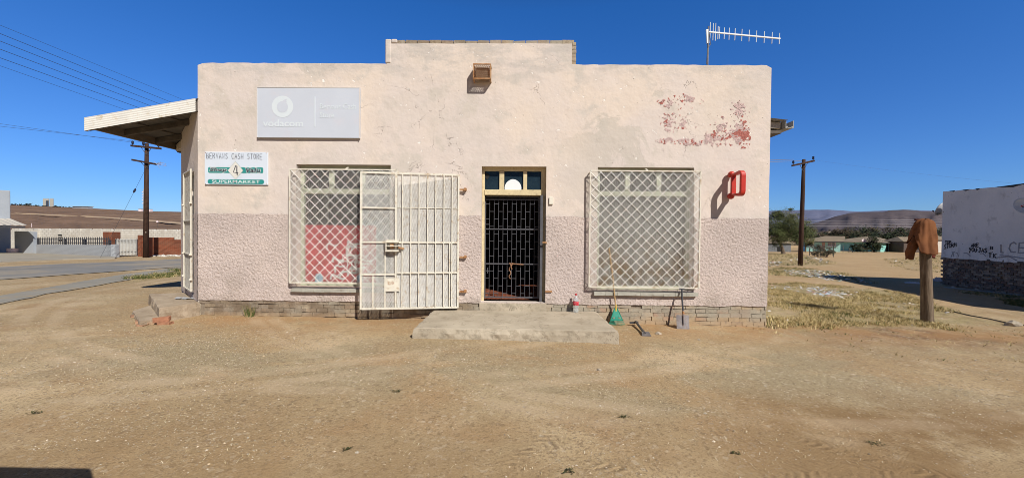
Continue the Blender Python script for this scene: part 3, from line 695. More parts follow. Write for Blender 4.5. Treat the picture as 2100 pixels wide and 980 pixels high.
mb = MB(); p = G(328, 646, .25); mb.obox((p.x, p.y+.04, .17), (.2, .1, .07), Matrix.Rotation(.5, 3, 'Z'), (.36, .17, .10), .015); mb.build('loose_brick', M_redbrick, ls); mb = MB(); mb.obox((p.x+.06, p.y+.04, .09), (.2, .1, .07), Matrix.Rotation(.2, 3, 'Z'), (.34, .17, .10), .01)
mb.build('loose_brick', M_redbrick, ls)
p = G(385, 612, .34); mb = MB(); R = Matrix.Rotation(.5, 3, 'Z')
for k in range(6): mb.obox((p.x-.2+k*.08, p.y+.02*sin(k*2), .352+.006*(k % 2)), (.085, .14, .006), Matrix.Rotation(.12*(-1)**k, 3, 'Y') @ R)
o = mb.build('torn_plastic_strip', simple('grey_plastic', (.45, .46, .47), .2, 15., .5)); tag(o, 'flattened grey plastic strip lying on the corner landing', 'litter')
# ------------------------------------------------------------------ signs
def board(t, x0, x1, z0, z1, y, m_, d=.03): mb = MB(); mb.box(x0, x1, y, y+d, z0, z1); return bevel(mb.build('board', m_, t), .004, 1)
a, b = F(531, 181), F(740, 285); sx0, sx1, sz0, sz1 = a.x, b.x, b.z, a.z
t = thing('faded_sign', 'large sun-faded grey sign board reading vodacom and Bervans Cash Store', 'sign', ((sx0+sx1)/2, FY, sz0)); Ys = FY-.055
M_sign = simple('faded_sign_face', (.585, .625, .69), .035, 1.4, .5, .35, dirt=(.60, .615, .67)); M_signw = simple('faded_white_print', (.675, .735, .765), .02, 2., .55)
board(t, sx0, sx1, sz0, sz1, Ys, M_sign, .04)
mb = MB(); mb.box(sx0+.01, sx1-.01, Ys+.041, FY-.001, sz0+.005, sz1-.01); mb.build('backing_frame', M_dark, t)
mb = MB(); yy = Ys-.0015; mb.box(sx0, sx1, Ys-.006, Ys-.001, sz1-.012, sz1+.004); mb.box(sx1-.012, sx1+.003, Ys-.006, Ys-.001, sz0, sz1-.014); mb.box(sx0-.004, sx0+.008, Ys-.006, Ys-.001, sz0, sz1-.014); mb.build('edge_trim', simple('sign_trim', (.66, .62, .58), .06, 6.), t)
def sp(px, py): q = F(px, py); return q.x, q.z
text_z = lambda px, y0, y1: (sp(px, y1)[1], sp(px, y0)[1])
M_txt = M_signw
mb = MB(); za, zb_ = text_z(584, 247.5, 262); text_on(mb, 'vodacom', sp(543, 255)[0], sp(625, 255)[0], za, zb_, Ys-.004, .02); mb.build('lettering', M_txt, t)
mb = MB(); za, zb_ = text_z(697, 215, 226); text_on(mb, 'Bervans Cash', sp(659, 220)[0], sp(733, 220)[0], za, zb_, Ys-.004, .012); za, zb_ = text_z(672, 232, 244); text_on(mb, 'Store', sp(659, 238)[0], sp(688, 238)[0], za, zb_, Ys-.004, .012); mb.build('lettering', M_txt, t)
mb = MB(); cx, cz = sp(583, 221); R_ = 22/105.; n = 48
mb.add([(cx+R_*cos(2*pi*k/n), Ys-.003, cz+R_*sin(2*pi*k/n)) for k in range(n)], [tuple(range(n))]); em = mb.build('round_emblem', M_txt, t)
mb = MB(); cx2, cz2 = cx, cz-.005; r2 = .108; pts = []
for k in range(40):
    th_ = radians(100)+k/39*radians(320); pts.append((cx2+r2*cos(th_), Ys-.0055, cz2+r2*sin(th_)))
pts += [(cx2+.088, Ys-.0055, cz2+.085), (cx2+.075, Ys-.0055, cz2+.115), (cx2+.088, Ys-.0055, cz2+.155), (cx2+.045, Ys-.0055, cz2+.14), (cx2+.012, Ys-.0055, cz2+.115)]
mb.add(pts, [tuple(range(len(pts)))]); mb.build('emblem_drop', M_sign, em)
mb = MB(); q = sp(649, 201); q2 = sp(649, 262); mb.box(q[0]-.008, q[0]+.008, Ys-.004, Ys-.001, q2[1], q[1]); mb.build('divider_line', M_txt, t)
a, b = F(422, 312), F(551, 380); sx0, sx1, sz0, sz1 = a.x, b.x, b.z, a.z; Ys = FY-.03
t = thing('supermarket_sign', 'small white and teal sign reading Bervans Cash Store, Shop 4 Valu Supermarket', 'sign', ((sx0+sx1)/2, FY, sz0))
board(t, sx0, sx1, sz0, sz1, Ys, simple('white_sign_face', (.68, .745, .82), .03, 2., .45, .35, dirt=(.66, .68, .70)), .026)
M_teal = simple('teal_print', (.03, .29, .27), .06, 3., .5); M_ink = simple('black_print', (.02, .02, .035), .1, 5., .5); M_wp = simple('white_print', (.80, .82, .82), .02, 3., .5)
SX = lambda f_: sx0+(sx1-sx0)*f_; SZ = lambda f_: sz1-(sz1-sz0)*f_
def pill(mb, xa, xb, za, zb_, y, r=None):
    r = r or (zb_-za)/2; pts = []
    for cx, cz, t0 in ((xb-r, zb_-r, 0), (xa+r, zb_-r, pi/2), (xa+r, za+r, pi), (xb-r, za+r, 3*pi/2)):
        for k in range(7): pts.append((cx+r*cos(t0+k*pi/12), y, cz+r*sin(t0+k*pi/12)))
    mb.add(pts, [tuple(range(len(pts)))])
mb = MB(); pill(mb, SX(.05), SX(.94), SZ(.655), SZ(.455), Ys-.0015, .034); mb.build('white_edge', M_wp, t)
mb = MB(); pill(mb, SX(.057), SX(.933), SZ(.645), SZ(.465), Ys-.003, .03); mb.build('teal_band', M_teal, t)
mb = MB(); pill(mb, SX(.05), SX(.945), SZ(.975), SZ(.835), Ys-.003); mb.build('teal_band', M_teal, t)
mb = MB(); c_x, c_z, hw, hh = SX(.493), SZ(.565), .125*(sx1-sx0), .28*(sz1-sz0)
for g_, y_, in ((1.0, .0045),): mb.add([(c_x-hw*g_, Ys-y_, c_z), (c_x, Ys-y_, c_z-hh*g_), (c_x+hw*g_, Ys-y_, c_z), (c_x, Ys-y_, c_z+hh*g_)], [(0, 1, 2, 3)])
mb.build('diamond_edge', simple('grey_print', (.35, .42, .40), .05, 3.), t)
mb = MB(); g_ = .955; mb.add([(c_x-hw*g_, Ys-.006, c_z), (c_x, Ys-.006, c_z-hh*g_), (c_x+hw*g_, Ys-.006, c_z), (c_x, Ys-.006, c_z+hh*g_)], [(0, 1, 2, 3)]); mb.build('diamond', simple('cream_print', (.74, .72, .66), .03, 3.), t)
mb = MB(); fn = lambda a, b: Vector((a, Ys-.008, b)); z4, h4, w4 = SZ(.70), .27*(sz1-sz0), .06*(sx1-sx0)
mb.ribbon([fn(c_x+.004, z4+h4), fn(c_x-w4*.55, z4+h4*.28), fn(c_x+w4*.75, z4+h4*.22)], .017, (0, -1, 0)); mb.ribbon([fn(c_x-.008, z4+h4), fn(c_x+w4*.42, z4+h4*.97), fn(c_x+w4*.38, z4+h4*.5), fn(c_x+w4*.50, z4-h4*.05)], .02, (0, -1, 0)); mb.build('numeral', M_ink, t)
for body, xa, xb in (('Shop', .085, .355), ('Valu', .655, .89)):
    mb = MB(); text_on(mb, body, SX(xa), SX(xb), SZ(.625), SZ(.485), Ys-.0045, .06, .2, 1.1, .010); mb.build('letter_outline', M_wp, t)
    mb = MB(); text_on(mb, body, SX(xa), SX(xb), SZ(.625), SZ(.485), Ys-.0065, .03, .2, 1.1); mb.build('lettering', M_ink, t)
mb = MB(); text_on(mb, 'SUPERMARKET', SX(.12), SX(.88), SZ(.955), SZ(.855), Ys-.005, .006, 0., 1.04); mb.build('lettering', M_wp, t)
mb = MB(); rs_ = random.getstate(); strokes(mb, 'BERVANS CASH STORE', (SX(.035), SZ(.205)), .043, .105, .0105, lambda a, b: Vector((a, Ys-.004, b)), 1.44, .035, -.0006); mb.build('hand_lettering', simple('grey_ink', (.16, .17, .21), .3, 18., .6), t)
mb = MB()
for fx in (.02, .98):
    for fz in (.03, .97): mb.ball((SX(fx), Ys-.003, SZ(fz)), .007, 8, 5)
mb.build('screws', M_rust, t)
# ------------------------------------------------------------------ rusty vent cage, red handle
a, b = F(971, 134, FY-.1), F(1007, 165, FY-.16); t = thing('lamp_cage', 'small rusty mesh cage box fixed high on the wall above the door', 'lamp cage', ((a.x+b.x)/2, FY, b.z))
vx0, vx1, vz0, vz1 = a.x+.01, b.x-.01, b.z+.02, a.z-.02; dp = .19
f = MB()
for (p, q) in (((vx0, vz0), (vx1, vz0)), ((vx0, vz1), (vx1, vz1)), ((vx0, vz0), (vx0, vz1)), ((vx1, vz0), (vx1, vz1))):
    f.bar((p[0], FY-dp, p[1]), (q[0], FY-dp, q[1]), .02, .02, (0, 1, 0))
for X in (vx0, vx1):
    for Z in (vz0, vz1): f.bar((X, FY, Z), (X, FY-dp, Z), .02, .02)
f.build('frame', M_rust, t)
e = MB(); expanded(e, lambda u, v: Vector((vx0+v, FY-dp, vz0+u)), vz1-vz0, vx1-vx0, .07, .02, .0125, (0, -1, 0), .6)
for X in (vx0, vx1): expanded(e, lambda u, v: Vector((X, FY-dp+v, vz0+u)), vz1-vz0, dp, .07, .018, .009, (1, 0, 0), .6)
expanded(e, lambda u, v: Vector((vx0+u, FY-dp+v, vz0)), vx1-vx0, dp, .05, .018, .006, (0, 0, 1)); expanded(e, lambda u, v: Vector((vx0+u, FY-dp+v, vz1)), vx1-vx0, dp, .05, .018, .008, (0, 0, 1))
e.build('mesh', M_rust, t)
f = MB(); f.box(vx0+.03, vx1-.03, FY-.13, FY-.002, vz0+.03, vz1-.03); bevel(f.build('lamp_body', simple('old_lamp', (.30, .22, .15), .3, 9.), t), .02, 2)
f = MB(); f.box(vx0-.02, vx1+.02, FY-.012, FY+.005, vz1-.01, vz1+.03); f.build('mounting_strip', simple('pale_strip', (.6, .55, .46), .1, 9.), t)
t = thing('red_grip_bar', 'big glossy red D-shaped handle sticking out of the wall right of the window', 'handle', (4.1, FY, F(1495, 400).z)); hx = 4.115; zt_, zb_ = F(1494, 359, FY-.12).z, F(1497, 400, FY-.12).z
zc = (zt_+zb_)/2; f = MB(); y_a, y_b, hh_ = FY-.13, FY-.43, .205; cr = .065
loop = [Vector((hx, y_a, zc-hh_+.02)), Vector((hx, y_a, zc+hh_-.02))]
for k in range(6): th_ = pi/2+k/5*pi/2; loop.append(Vector((hx, y_b+cr+cr*cos(th_), zc+hh_-cr+cr*sin(th_))))
for k in range(6): th_ = pi+k/5*pi/2; loop.append(Vector((hx, y_b+cr+cr*cos(th_), zc-hh_+cr+cr*sin(th_))))
sec = [(-.042, -.03), (.042, -.03), (.05, 0), (.042, .03), (-.042, .03), (-.05, 0)]; n = len(loop); vs = []
cen = Vector((hx, (y_a+y_b)/2, zc))
for i, p in enumerate(loop):
    d = (loop[(i+1) % n]-loop[i-1]).normalized(); o2 = d.cross(Vector((1, 0, 0))).normalized()
    for a, b in sec: vs.append(p+Vector((a, 0, 0))+o2*b)
k = len(sec); f.add(vs, [(i*k+j, ((i+1) % n)*k+j, ((i+1) % n)*k+(j+1) % k, i*k+(j+1) % k) for i in range(n) for j in range(k)]); o = f.build('grip_frame', M_red, t); bevel(o, .008, 2)
for Z in (zc+hh_+.0, zc-hh_-.0):
    f = MB(); f.ball((hx-.015, FY-.085, Z), .062, 18, 12); f.build('mount_ball', M_red, t, True)
    f = MB(); f.lathe((hx-.015, FY+.005, Z), [(.03, 0), (.03, .05)], 12, (0, -1, 0)); f.build('mount_stem', M_red, t)
# ------------------------------------------------------------------ small props at the wall
p = G(1178, 636, .25); t = thing('water_bottle', 'clear plastic bottle with red label standing on the step', 'bottle', (p.x, FY-.13, .245)); bx, by = p.x, FY-.13
M_pet = bpy.data.materials.new('clear_plastic'); M_pet.use_nodes = True; nb_ = NT(M_pet); bs = nb_.n['Principled BSDF']; bs.inputs['Base Color'].default_value = (.85, .9, .92, 1); bs.inputs['Transmission Weight'].default_value = .75; bs.inputs['Roughness'].default_value = .12; bs.inputs['IOR'].default_value = 1.2
f = MB(); f.lathe((bx, by, .245), [(.035, 0), (.052, .01), (.055, .03), (.05, .07), (.055, .10), (.053, .14), (.055, .21), (.05, .25), (.03, .29), (.017, .315), (.017, .335)], 18); f.build('bottle_body', M_pet, t, True)
f = MB(); f.lathe((bx, by, .245), [(.0565, .14), (.0575, .145), (.0575, .205), (.0565, .21)], 18); f.build('red_label', simple('red_label', (.55, .04, .06), .2, 25., .5, dirt=(.7, .6, .6)), t, True)
f = MB(); f.lathe((bx, by, .245), [(.02, .33), (.02, .355), (.015, .358)], 14); f.build('cap', simple('red_cap', (.5, .03, .04), .05, 5., .5), t)
# rake: green plastic fan, long wooden handle leaning on the cage
h0 = G(1265, 665, .03); fb = Vector((h0.x, h0.y, gz(h0.x, h0.y)+.01)); hm = F(1259, 634, h0.y+.06); ht = F(1249, 508, FY-.125)
t = thing('leaf_rake', 'green plastic leaf rake with thin wooden handle leaning on the right window cage', 'rake', fb)
hb = F(1263, 632, fb.y+.07)
f = MB(); f.tube([hb, hb.lerp(ht, .5)+Vector((.008, 0, 0)), ht], [.013, .012, .0115], 8); f.build('handle', simple('bamboo_handle', (.50, .34, .17), .2, 12., .6), t)
f = MB(); f.tube([hb+Vector((0, 0, -.06)), hb+Vector((0, 0, .07))], [.02, .016], 8); f.build('ferrule', simple('yellow_tape', (.6, .45, .10), .1, 9.), t)
M_green = simple('green_plastic', (.02, .25, .17), .15, 8., .5, .4)
f = MB(); ud = (fb-hb); n = 15
def PR(s_, q): # s_ -1..1 across, q 0..1 down
    return hb+ud*q+Vector((s_*(.025+.125*q), -.012*sin(pi*q), 0))
f.add([PR(-1, .0), PR(1, .0), PR(.95, .62), PR(.45, .5), PR(.35, .62), PR(-.35, .62), PR(-.45, .5), PR(-.95, .62)], [(0, 1, 3, 4, 5, 6), (1, 2, 3), (0, 6, 7)])
f.add([PR(-1, .62), PR(1, .62), PR(1, .72), PR(-1, .72)], [(0, 1, 2, 3)])
f.add([PR(-.38, .5), PR(.38, .5), PR(.38, .66), PR(-.38, .66)], [(0, 1, 2, 3)])
f.bar(PR(-1, .0), PR(-1.02, .72), .012); f.bar(PR(1, .0), PR(1.02, .72), .012); f.build('rake_head', M_green, t)
for k in range(n):
    s_ = -1+2*k/(n-1); f = MB(); f.bar(PR(s_, .7), PR(s_*1.06, 1.0), .0075); f.build('tine', M_green, t)
# spade
g0_ = G(1402, 675, gz(3.2, 7.1)); sb = Vector((g0_.x, g0_.y, gz(g0_.x, g0_.y))); tp = F(1398, 590, FY-.12)
t = thing('spade', 'square bladed steel spade with dark shaft leaning under the right window', 'spade', sb); ax = (tp-sb); 
def PS(s_, q, o=0.): return sb+ax*q+Vector((s_, -o, 0))
f = MB(); zz_ = [0, .06, .16, .28, .335]; vs = []
for q in zz_:
    for j in range(7):
        s_ = -1+2*j/6; vs.append(PS(s_*.118*(1 if q < .3 else .97), q, .025*(1-s_*s_)*(.3+q*2)-.02))
f.add(vs, [(r*7+j, r*7+j+1, (r+1)*7+j+1, (r+1)*7+j) for r in range(4) for j in range(6)])
f.tube([PS(0, .10, .012), PS(0, .22, .016), PS(0, .36, .02), PS(0, .45, .014)], [.006, .014, .018, .018], 8)
o = f.build('blade', simple('worn_steel', (.26, .235, .23), .25, 12., .5, .5, .3, dirt=(.24, .15, .1)), t); sm = o.modifiers.new('solid', 'SOLIDIFY'); sm.thickness = .006
f = MB(); f.tube([PS(0, .36, .02), PS(0, .43, .012)], .021, 8); f.build('socket', M_rust, t)
f = MB(); f.tube([PS(0, .42, .012), PS(-.004, .7, .004), PS(0, .97)], .0165, 8); f.build('shaft', M_dark, t)
f = MB(); f.bar(PS(-.05, .97), PS(.05, .97), .03); f.build('grip', M_dark, t)
# short broken hoe lying on the ground
p = G(1306, 668); q = G(1322, 688); p.z += .05; q.z += .025
t = thing('short_hoe', 'short black hoe lying on the ground between rake and spade', 'hoe', q)
f = MB(); f.tube([p+Vector((-.02, .0, .03)), p.lerp(q, .5)+Vector((0, 0, .01)), q+Vector((0, 0, .012))], [.022, .02, .026], 8); f.build('handle', M_dark, t)
f = MB(); dd = Vector((1, .05, 0)); f.add([q+dd*-.06+Vector((0, -.05, -.02)), q+dd*.10+Vector((0, -.05, -.02)), q+dd*.085+Vector((0, .03, .035)), q+dd*-.04+Vector((0, .03, .035))], [(0, 1, 2, 3)]); o = f.build('blade', simple('hoe_steel', (.14, .125, .12), .3, 12., .5, .4), t); s_ = o.modifiers.new('s', 'SOLIDIFY'); s_.thickness = .014
f = MB(); f.bar(p+Vector((-.13, .03, .0)), p+Vector((.03, .01, .02)), .035, .03); f.build('cross_head', M_dark, t)
# weed by the plinth
p = G(541, 640); mb = MB(); rw = random.Random(4)
for k in range(90):
    a = rw.uniform(0, 2*pi); l = rw.uniform(.06, .28); b = Vector((p.x+rw.uniform(-.06, .06), FY-.05+rw.uniform(-.05, .03), gz(p.x, FY))); e = b+Vector((cos(a)*l*.35, -abs(sin(a))*l*.3, l)); s_ = Vector((.008, .003, 0)); c = rw.choice([(.10, .13, .04), (.16, .14, .06), (.30, .24, .12)])
    mb.add([b-s_, b+s_, e], [(0, 1, 2)], c)
tag(mb.build('weed', M_straw), 'small scrubby weed growing at the foot of the brick plinth', 'weed')
# goods inside the windows
a, b = F(621, 461, FY+.30), F(760, 592, FY+.30)
t = thing('red_display_board', 'red display board with pale swirls behind the left window', 'display board', ((a.x+b.x)/2, FY+.30, .67)); mb = MB(); mb.box(a.x, b.x+.1, FY+.30, FY+.33, .67, a.z); mb.build('panel', simple('red_card', (.62, .06, .07), .3, 3., .6), t)
mb = MB(); rw = random.Random(6); M_pale = simple('pale_print', (.75, .70, .66), .15, 12.)
for k in range(20):
    bx_ = F(690+rw.uniform(-20, 45), 545+rw.uniform(-40, 28), FY+.292); an = rw.uniform(.3, 1.2); L_ = rw.uniform(.15, .45)
    mb.ribbon([bx_+Vector((L_*q*cos(an)-.05*sin(q*4), -.002*k*.3, L_*q*sin(an)+.07*sin(q*5))) for q in np.linspace(0, 1, 9)], rw.uniform(.02, .05), (0, -1, 0))
mb.build('swirls', M_pale, t)
for i, (px, py, r_) in enumerate(((654, 572, .09), (738, 578, .07))):
    q = F(px, py, FY+.25); f = MB(); f.lathe((q.x, FY+.25, .67), [(r_*.8, 0), (r_*.85, .05), (r_*.8, .16), (r_*.6, .22)], 14); o = f.build('blue_tub', simple('pale_blue'+str(i), (.30, .45, .55), .15, 6.)); tag(o, ('pale blue tub at the lower left inside the left window', 'pale blue tub beside the gate edge inside the left window')[i], 'tub')
def backing_mat(t):
    p = t.pos(); x, y, z = t.xyz(); c = t.ramp(t.noise(1.6, 6, .65), [(.3, (.15, .15, .145)), (.7, (.25, .245, .235))]); lo_ = t.math('SUBTRACT', 1., t.step(z, .8, 1.9))
    return t.mix(t.math('MULTIPLY', lo_, t.step(t.noise(3.2, 6, .7, t.sc(p, (1., 1., .6))), .42, .6)), c, (.22, .13, .06))
t = thing('window_backing', 'grey stained sheet added behind the dusty right window as its painted reflection', 'backing sheet', (2.5, FY+.27, .7)); mb = MB(); n = 60  # added sheet, its grey stands in for reflection on the dusty glass
mb.add([v for i in range(n+1) for v in ((1.60+1.80*i/n, FY+.27+.012*sin(i*.9)+.008*sin(i*2.3), .70), (1.60+1.80*i/n, FY+.27+.012*sin(i*.9), 2.52))], [(2*i, 2*i+2, 2*i+3, 2*i+1) for i in range(n)]); mb.build('sheet', mat('stained_backing', backing_mat, .95, .1), t, True)
mb = MB(); mb.bar((1.58, FY+.27, 2.54), (3.42, FY+.27, 2.54), .03, .03); mb.build('rail', M_timber, t)
# ------------------------------------------------------------------ antenna
ya = 8.5; a0, a1 = F(1450, 135, ya), F(1453, 55, ya); t = thing('yagi_antenna', 'white many-armed television aerial on a thin mast above the right parapet', 'antenna', (a0.x, ya, 4.3))
f = MB(); f.tube([Vector((a0.x, ya, 4.2)), a1], .018, 8); f.build('mast', simple('mast_steel', (.22, .22, .23), .2, 9., .5), t)
b0, b1 = F(1452, 66, ya), F(1600, 80, ya); f = MB(); f.bar(b0, b1, .026, .026); f.bar(b0+Vector((0, 0, -.25)), b0+Vector((-.02, 0, .05)), .05, .03); f.build('boom', M_alu, t)
for px, l in ((1456, 17), (1462, 16), (1467, 16.5), (1472, 13), (1475, 12), (1485, 11.5), (1495, 12), (1507, 12), (1521, 12), (1536, 11.5), (1551, 11.5), (1567, 11.5), (1583, 11.5), (1598, 11)):
    q = b0.lerp(b1, (px-1452)/148.); L_ = l/780*ya; f = MB(); f.tube([q+Vector((0, 0, -L_)), q+Vector((.006, 0, L_*(1.15 if px < 1470 else 1)))], .0085, 6); f.build('element', M_alu, t)
f = MB(); f.tube([F(1455, 70, ya-.02), F(1457, 92, ya-.02), F(1451, 100, ya-.02), F(1449, 132, ya-.02)], .008, 5); f.build('aerial_lead', M_dark, t)
# ------------------------------------------------------------------ ground
def wpoly(pts): return [tuple(G(*q)[:2]) for q in pts]
def inpoly(x, y, P):
    c = False; j = len(P)-1
    for i in range(len(P)):
        (xi, yi), (xj, yj) = P[i], P[j]
        if (yi > y) != (yj > y) and x < (xj-xi)*(y-yi)/(yj-yi)+xi: c = not c
        j = i
    return c
def pdist(x, y, P):                          # signed distance: positive inside
    d = 1e9
    for i in range(len(P)):
        ax, ay = P[i-1]; bx, by = P[i]; dx, dy = bx-ax, by-ay; L = dx*dx+dy*dy or 1e-9; t = max(0, min(1, ((x-ax)*dx+(y-ay)*dy)/L))
        d = min(d, (x-ax-t*dx)**2+(y-ay-t*dy)**2)
    return sqrt(d)*(1 if inpoly(x, y, P) else -1)
def bbox(P, m_=0.): xs = [q[0] for q in P]; ys = [q[1] for q in P]; return min(xs)-m_, max(xs)+m_, min(ys)-m_, max(ys)+m_
P_dry = wpoly([(1560, 583), (1640, 580), (1760, 590), (1850, 600), (1905, 620), (1960, 640), (2030, 663), (1990, 680), (1850, 668), (1700, 676), (1560, 672)])
P_strip = wpoly([(1560, 549), (1640, 549), (1715, 557), (1775, 570), (1802, 583), (1740, 578), (1640, 568), (1560, 563)])
P_scrub = wpoly([(1560, 520), (1640, 521), (1690, 533), (1718, 541), (1690, 546), (1560, 545)])
P_far = wpoly([(1812, 532), (1935, 524), (1935, 560), (1880, 556), (1835, 548)])
P_green = wpoly([(2035, 613), (2110, 618), (2110, 632), (2060, 624)])
P_tr = wpoly([(1960, 596), (2100, 610), (2100, 616), (1990, 604)])
P_soil = wpoly([(1640, 674), (1850, 668), (2010, 676), (2100, 690), (2100, 712), (1900, 708), (1740, 700)])
P_leftg = wpoly([(245, 574), (300, 562), (375, 551), (375, 566), (330, 572), (262, 582)])
P_gravel = wpoly([(60, 700), (500, 690), (1000, 715), (1500, 715), (2150, 735), (2200, 800), (1500, 835), (800, 800), (300, 780), (-50, 790)])
MASKP = [(0, P_dry, 1., .35), (0, P_strip, .8, .4), (0, P_scrub, .75, .8), (0, P_far, .6, .8), (0, P_leftg, .7, .25), (1, P_gravel, 1., .5), (2, P_soil, 1., .5)]
MASKP = [(ch, P, s_, w_, bbox(P, 2.)) for ch, P, s_, w_ in MASKP]
def gmask(x, y):
    o = [0., 0., 0.]
    wx, wy = x+.5*fbm(x, y, .9, 3, 3.), y+.5*fbm(x, y, .9, 3, 8.)
    for ch, P, s_, w_, b in MASKP:
        if b[0] < x < b[1] and b[2] < y < b[3]: o[ch] = max(o[ch], s_*max(0., min(1., .5+pdist(wx, wy, P)/w_*.5)))
    return o
def axis(lo, hi, st, far, g=1.28):
    a = list(np.arange(lo, hi+1e-6, st)); s_ = st
    while a[-1] < far: s_ *= g; a.append(a[-1]+s_)
    s_ = st
    while a[0] > -far: s_ *= g; a.insert(0, a[0]-s_)
    return a
gx, gy = axis(-19, 20, .16, 9000), axis(1.2, 21, .14, 12000)
NX, NY = len(gx), len(gy); vs = []; cols = []
for y in gy:
    for x in gx:
        dn = -19 < x < 20 and 1 < y < 21
        z = gz(x, y)+(.006*fbm(x, y, 2.2, 3, 1.) if dn else 0)
        if y > 200: z -= 0.
        mk = gmask(x, y) if -40 < x < 60 and y > 0 and y < 80 else (0, 0, 0)
        vs.append((x, y, z)); cols.append((*mk, 1.))
fs = [(j*NX+i, j*NX+i+1, (j+1)*NX+i+1, (j+1)*NX+i) for j in range(NY-1) for i in range(NX-1)]
me = bpy.data.meshes.new('ground'); me.from_pydata(vs, [], fs); at = me.color_attributes.new('Col', 'FLOAT_COLOR', 'POINT'); at.data.foreach_set('color', np.array(cols, dtype=np.float32).ravel())
me.polygons.foreach_set('use_smooth', [True]*len(fs))
def ground_mat(t):
    p = t.pos(); x, y, z = t.xyz(); mk = t.xyz(t.attr())
    far = t.step(y, 22., 120.)
    c = t.ramp(t.noise(.42, 5, .6), [(.34, (.41, .278, .145)), (.5, (.49, .355, .197)), (.64, (.61, .465, .28))])
    c = t.mix(t.step(t.noise(1.1, 6, .65, t.off(p, (4., 8., 0.))), .48, .66), c, (.46, .31, .165))
    pale = t.math('MULTIPLY', t.step(t.noise(.6, 6, .62, p, .7), .54, .68), .6); c = t.mix(pale, c, (.68, .53, .34))
    # grey gravel film in the middle of the yard
    gm = t.math('MULTIPLY', t.math('ADD', t.math('MULTIPLY', mk[1], .75), .25), t.step(t.noise(.55, 6, .68, t.sc(p, (.7, 1.3, 1.)), .5), .42, .56)); c = t.mix(t.math('MULTIPLY', gm, .75), c, (.385, .325, .205))
    c = t.mix(t.math('MULTIPLY', mk[2], t.step(t.noise(2.2, 6, .7), .36, .58)), c, (.23, .14, .08))
    gr = t.math('MULTIPLY', mk[0], t.step(t.noise(2.6, 6, .7), .30, .56)); gcol = t.ramp(t.noise(5., 5, .65, t.off(p, (1., 2., 3.))), [(.32, (.20, .165, .07)), (.5, (.42, .34, .16)), (.66, (.54, .45, .24))])
    c = t.mix(gr, c, gcol)
    # orange track further right
    orr = t.math('MULTIPLY', t.step(x, 4., 9.), t.step(y, 9.5, 11.)); c = t.mix(t.math('MULTIPLY', orr, t.math('MULTIPLY', t.math('SUBTRACT', 1., mk[0]), .6)), c, (.60, .39, .19))
    c = t.mix(t.math('MULTIPLY', far, t.step(t.noise(.03, 5, .6), .42, .6)), c, (.22, .17, .09))
    # speckle of small stones and grit; dark dots paint in the pebbles' shade
    g1 = t.noise(24., 6, .75); g2 = t.noise(70., 4, .7)
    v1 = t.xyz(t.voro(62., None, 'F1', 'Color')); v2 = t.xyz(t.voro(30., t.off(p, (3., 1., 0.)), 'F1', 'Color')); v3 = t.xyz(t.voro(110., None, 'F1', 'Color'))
    rocky = t.step(t.noise(1.3, 5, .65, t.off(p, (8., 8., 0.))), .36, .6)
    c = t.mix(t.math('MULTIPLY', t.step(g1, .56, .7), .22), c, (.27, .18, .105))
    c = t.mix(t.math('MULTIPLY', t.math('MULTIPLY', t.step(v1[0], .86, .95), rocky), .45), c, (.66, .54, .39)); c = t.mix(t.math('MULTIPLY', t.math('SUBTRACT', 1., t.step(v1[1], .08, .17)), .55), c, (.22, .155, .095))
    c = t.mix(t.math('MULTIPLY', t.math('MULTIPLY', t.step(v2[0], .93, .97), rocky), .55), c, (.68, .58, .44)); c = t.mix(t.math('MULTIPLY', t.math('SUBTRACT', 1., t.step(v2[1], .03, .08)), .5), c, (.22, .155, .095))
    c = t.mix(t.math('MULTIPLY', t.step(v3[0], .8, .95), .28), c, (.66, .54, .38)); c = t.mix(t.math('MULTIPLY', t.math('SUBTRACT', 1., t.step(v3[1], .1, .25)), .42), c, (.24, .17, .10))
    red = t.math('MULTIPLY', t.math('MULTIPLY', t.step(y, 5.9, 7.2), t.math('MULTIPLY', t.step(x, -6.6, -5.5), t.math('SUBTRACT', 1., t.step(y, 7.6, 8.2)))), t.step(t.noise(1.4, 5, .65, t.off(p, (2., 9., 0.))), .36, .6)); c = t.mix(t.math('MULTIPLY', red, .65), c, (.47, .27, .125))
    rg = t.math('MULTIPLY', t.math('MULTIPLY', t.step(x, 1., 3.5), t.math('SUBTRACT', 1., t.step(y, 3.6, 4.6))), t.step(t.noise(1.1, 6, .65, t.off(p, (6., 2., 0.))), .4, .58)); c = t.mix(t.math('MULTIPLY', rg, .85), c, (.275, .17, .078))
    for cx_, cy_, R_ in ((-2., 14., 9.6), (-2.1, 14., 9.95), (3., 13.5, 9.9), (3.1, 13.5, 10.25), (-9., 20., 16.6), (-9., 20., 17.0)):
        dd_ = t.math('SQRT', t.math('ADD', t.math('POWER', t.math('SUBTRACT', x, cx_), 2.), t.math('POWER', t.math('SUBTRACT', y, cy_), 2.)))
        bd = t.math('SUBTRACT', 1., t.step(t.math('ABSOLUTE', t.math('SUBTRACT', dd_, R_)), .05, .17)); c = t.mix(t.math('MULTIPLY', t.math('MULTIPLY', bd, t.step(t.noise(.8, 5, .6, t.off(p, (R_, 0., 0.))), .4, .6)), .4), c, (.63, .49, .33))
    nr_ = t.math('MULTIPLY', t.math('SUBTRACT', 1., t.step(t.math('ADD', y, t.math('MULTIPLY', t.noise(.9, 4, .6), 1.6)), 3.3, 4.8)), t.step(t.noise(.8, 6, .65, t.off(p, (1., 5., 0.))), .34, .58)); c = t.mix(t.math('MULTIPLY', nr_, .62), c, (.345, .23, .118))
    hv = t.math('ADD', t.math('MULTIPLY', v1[0], .25), t.math('MULTIPLY', v3[0], .12))
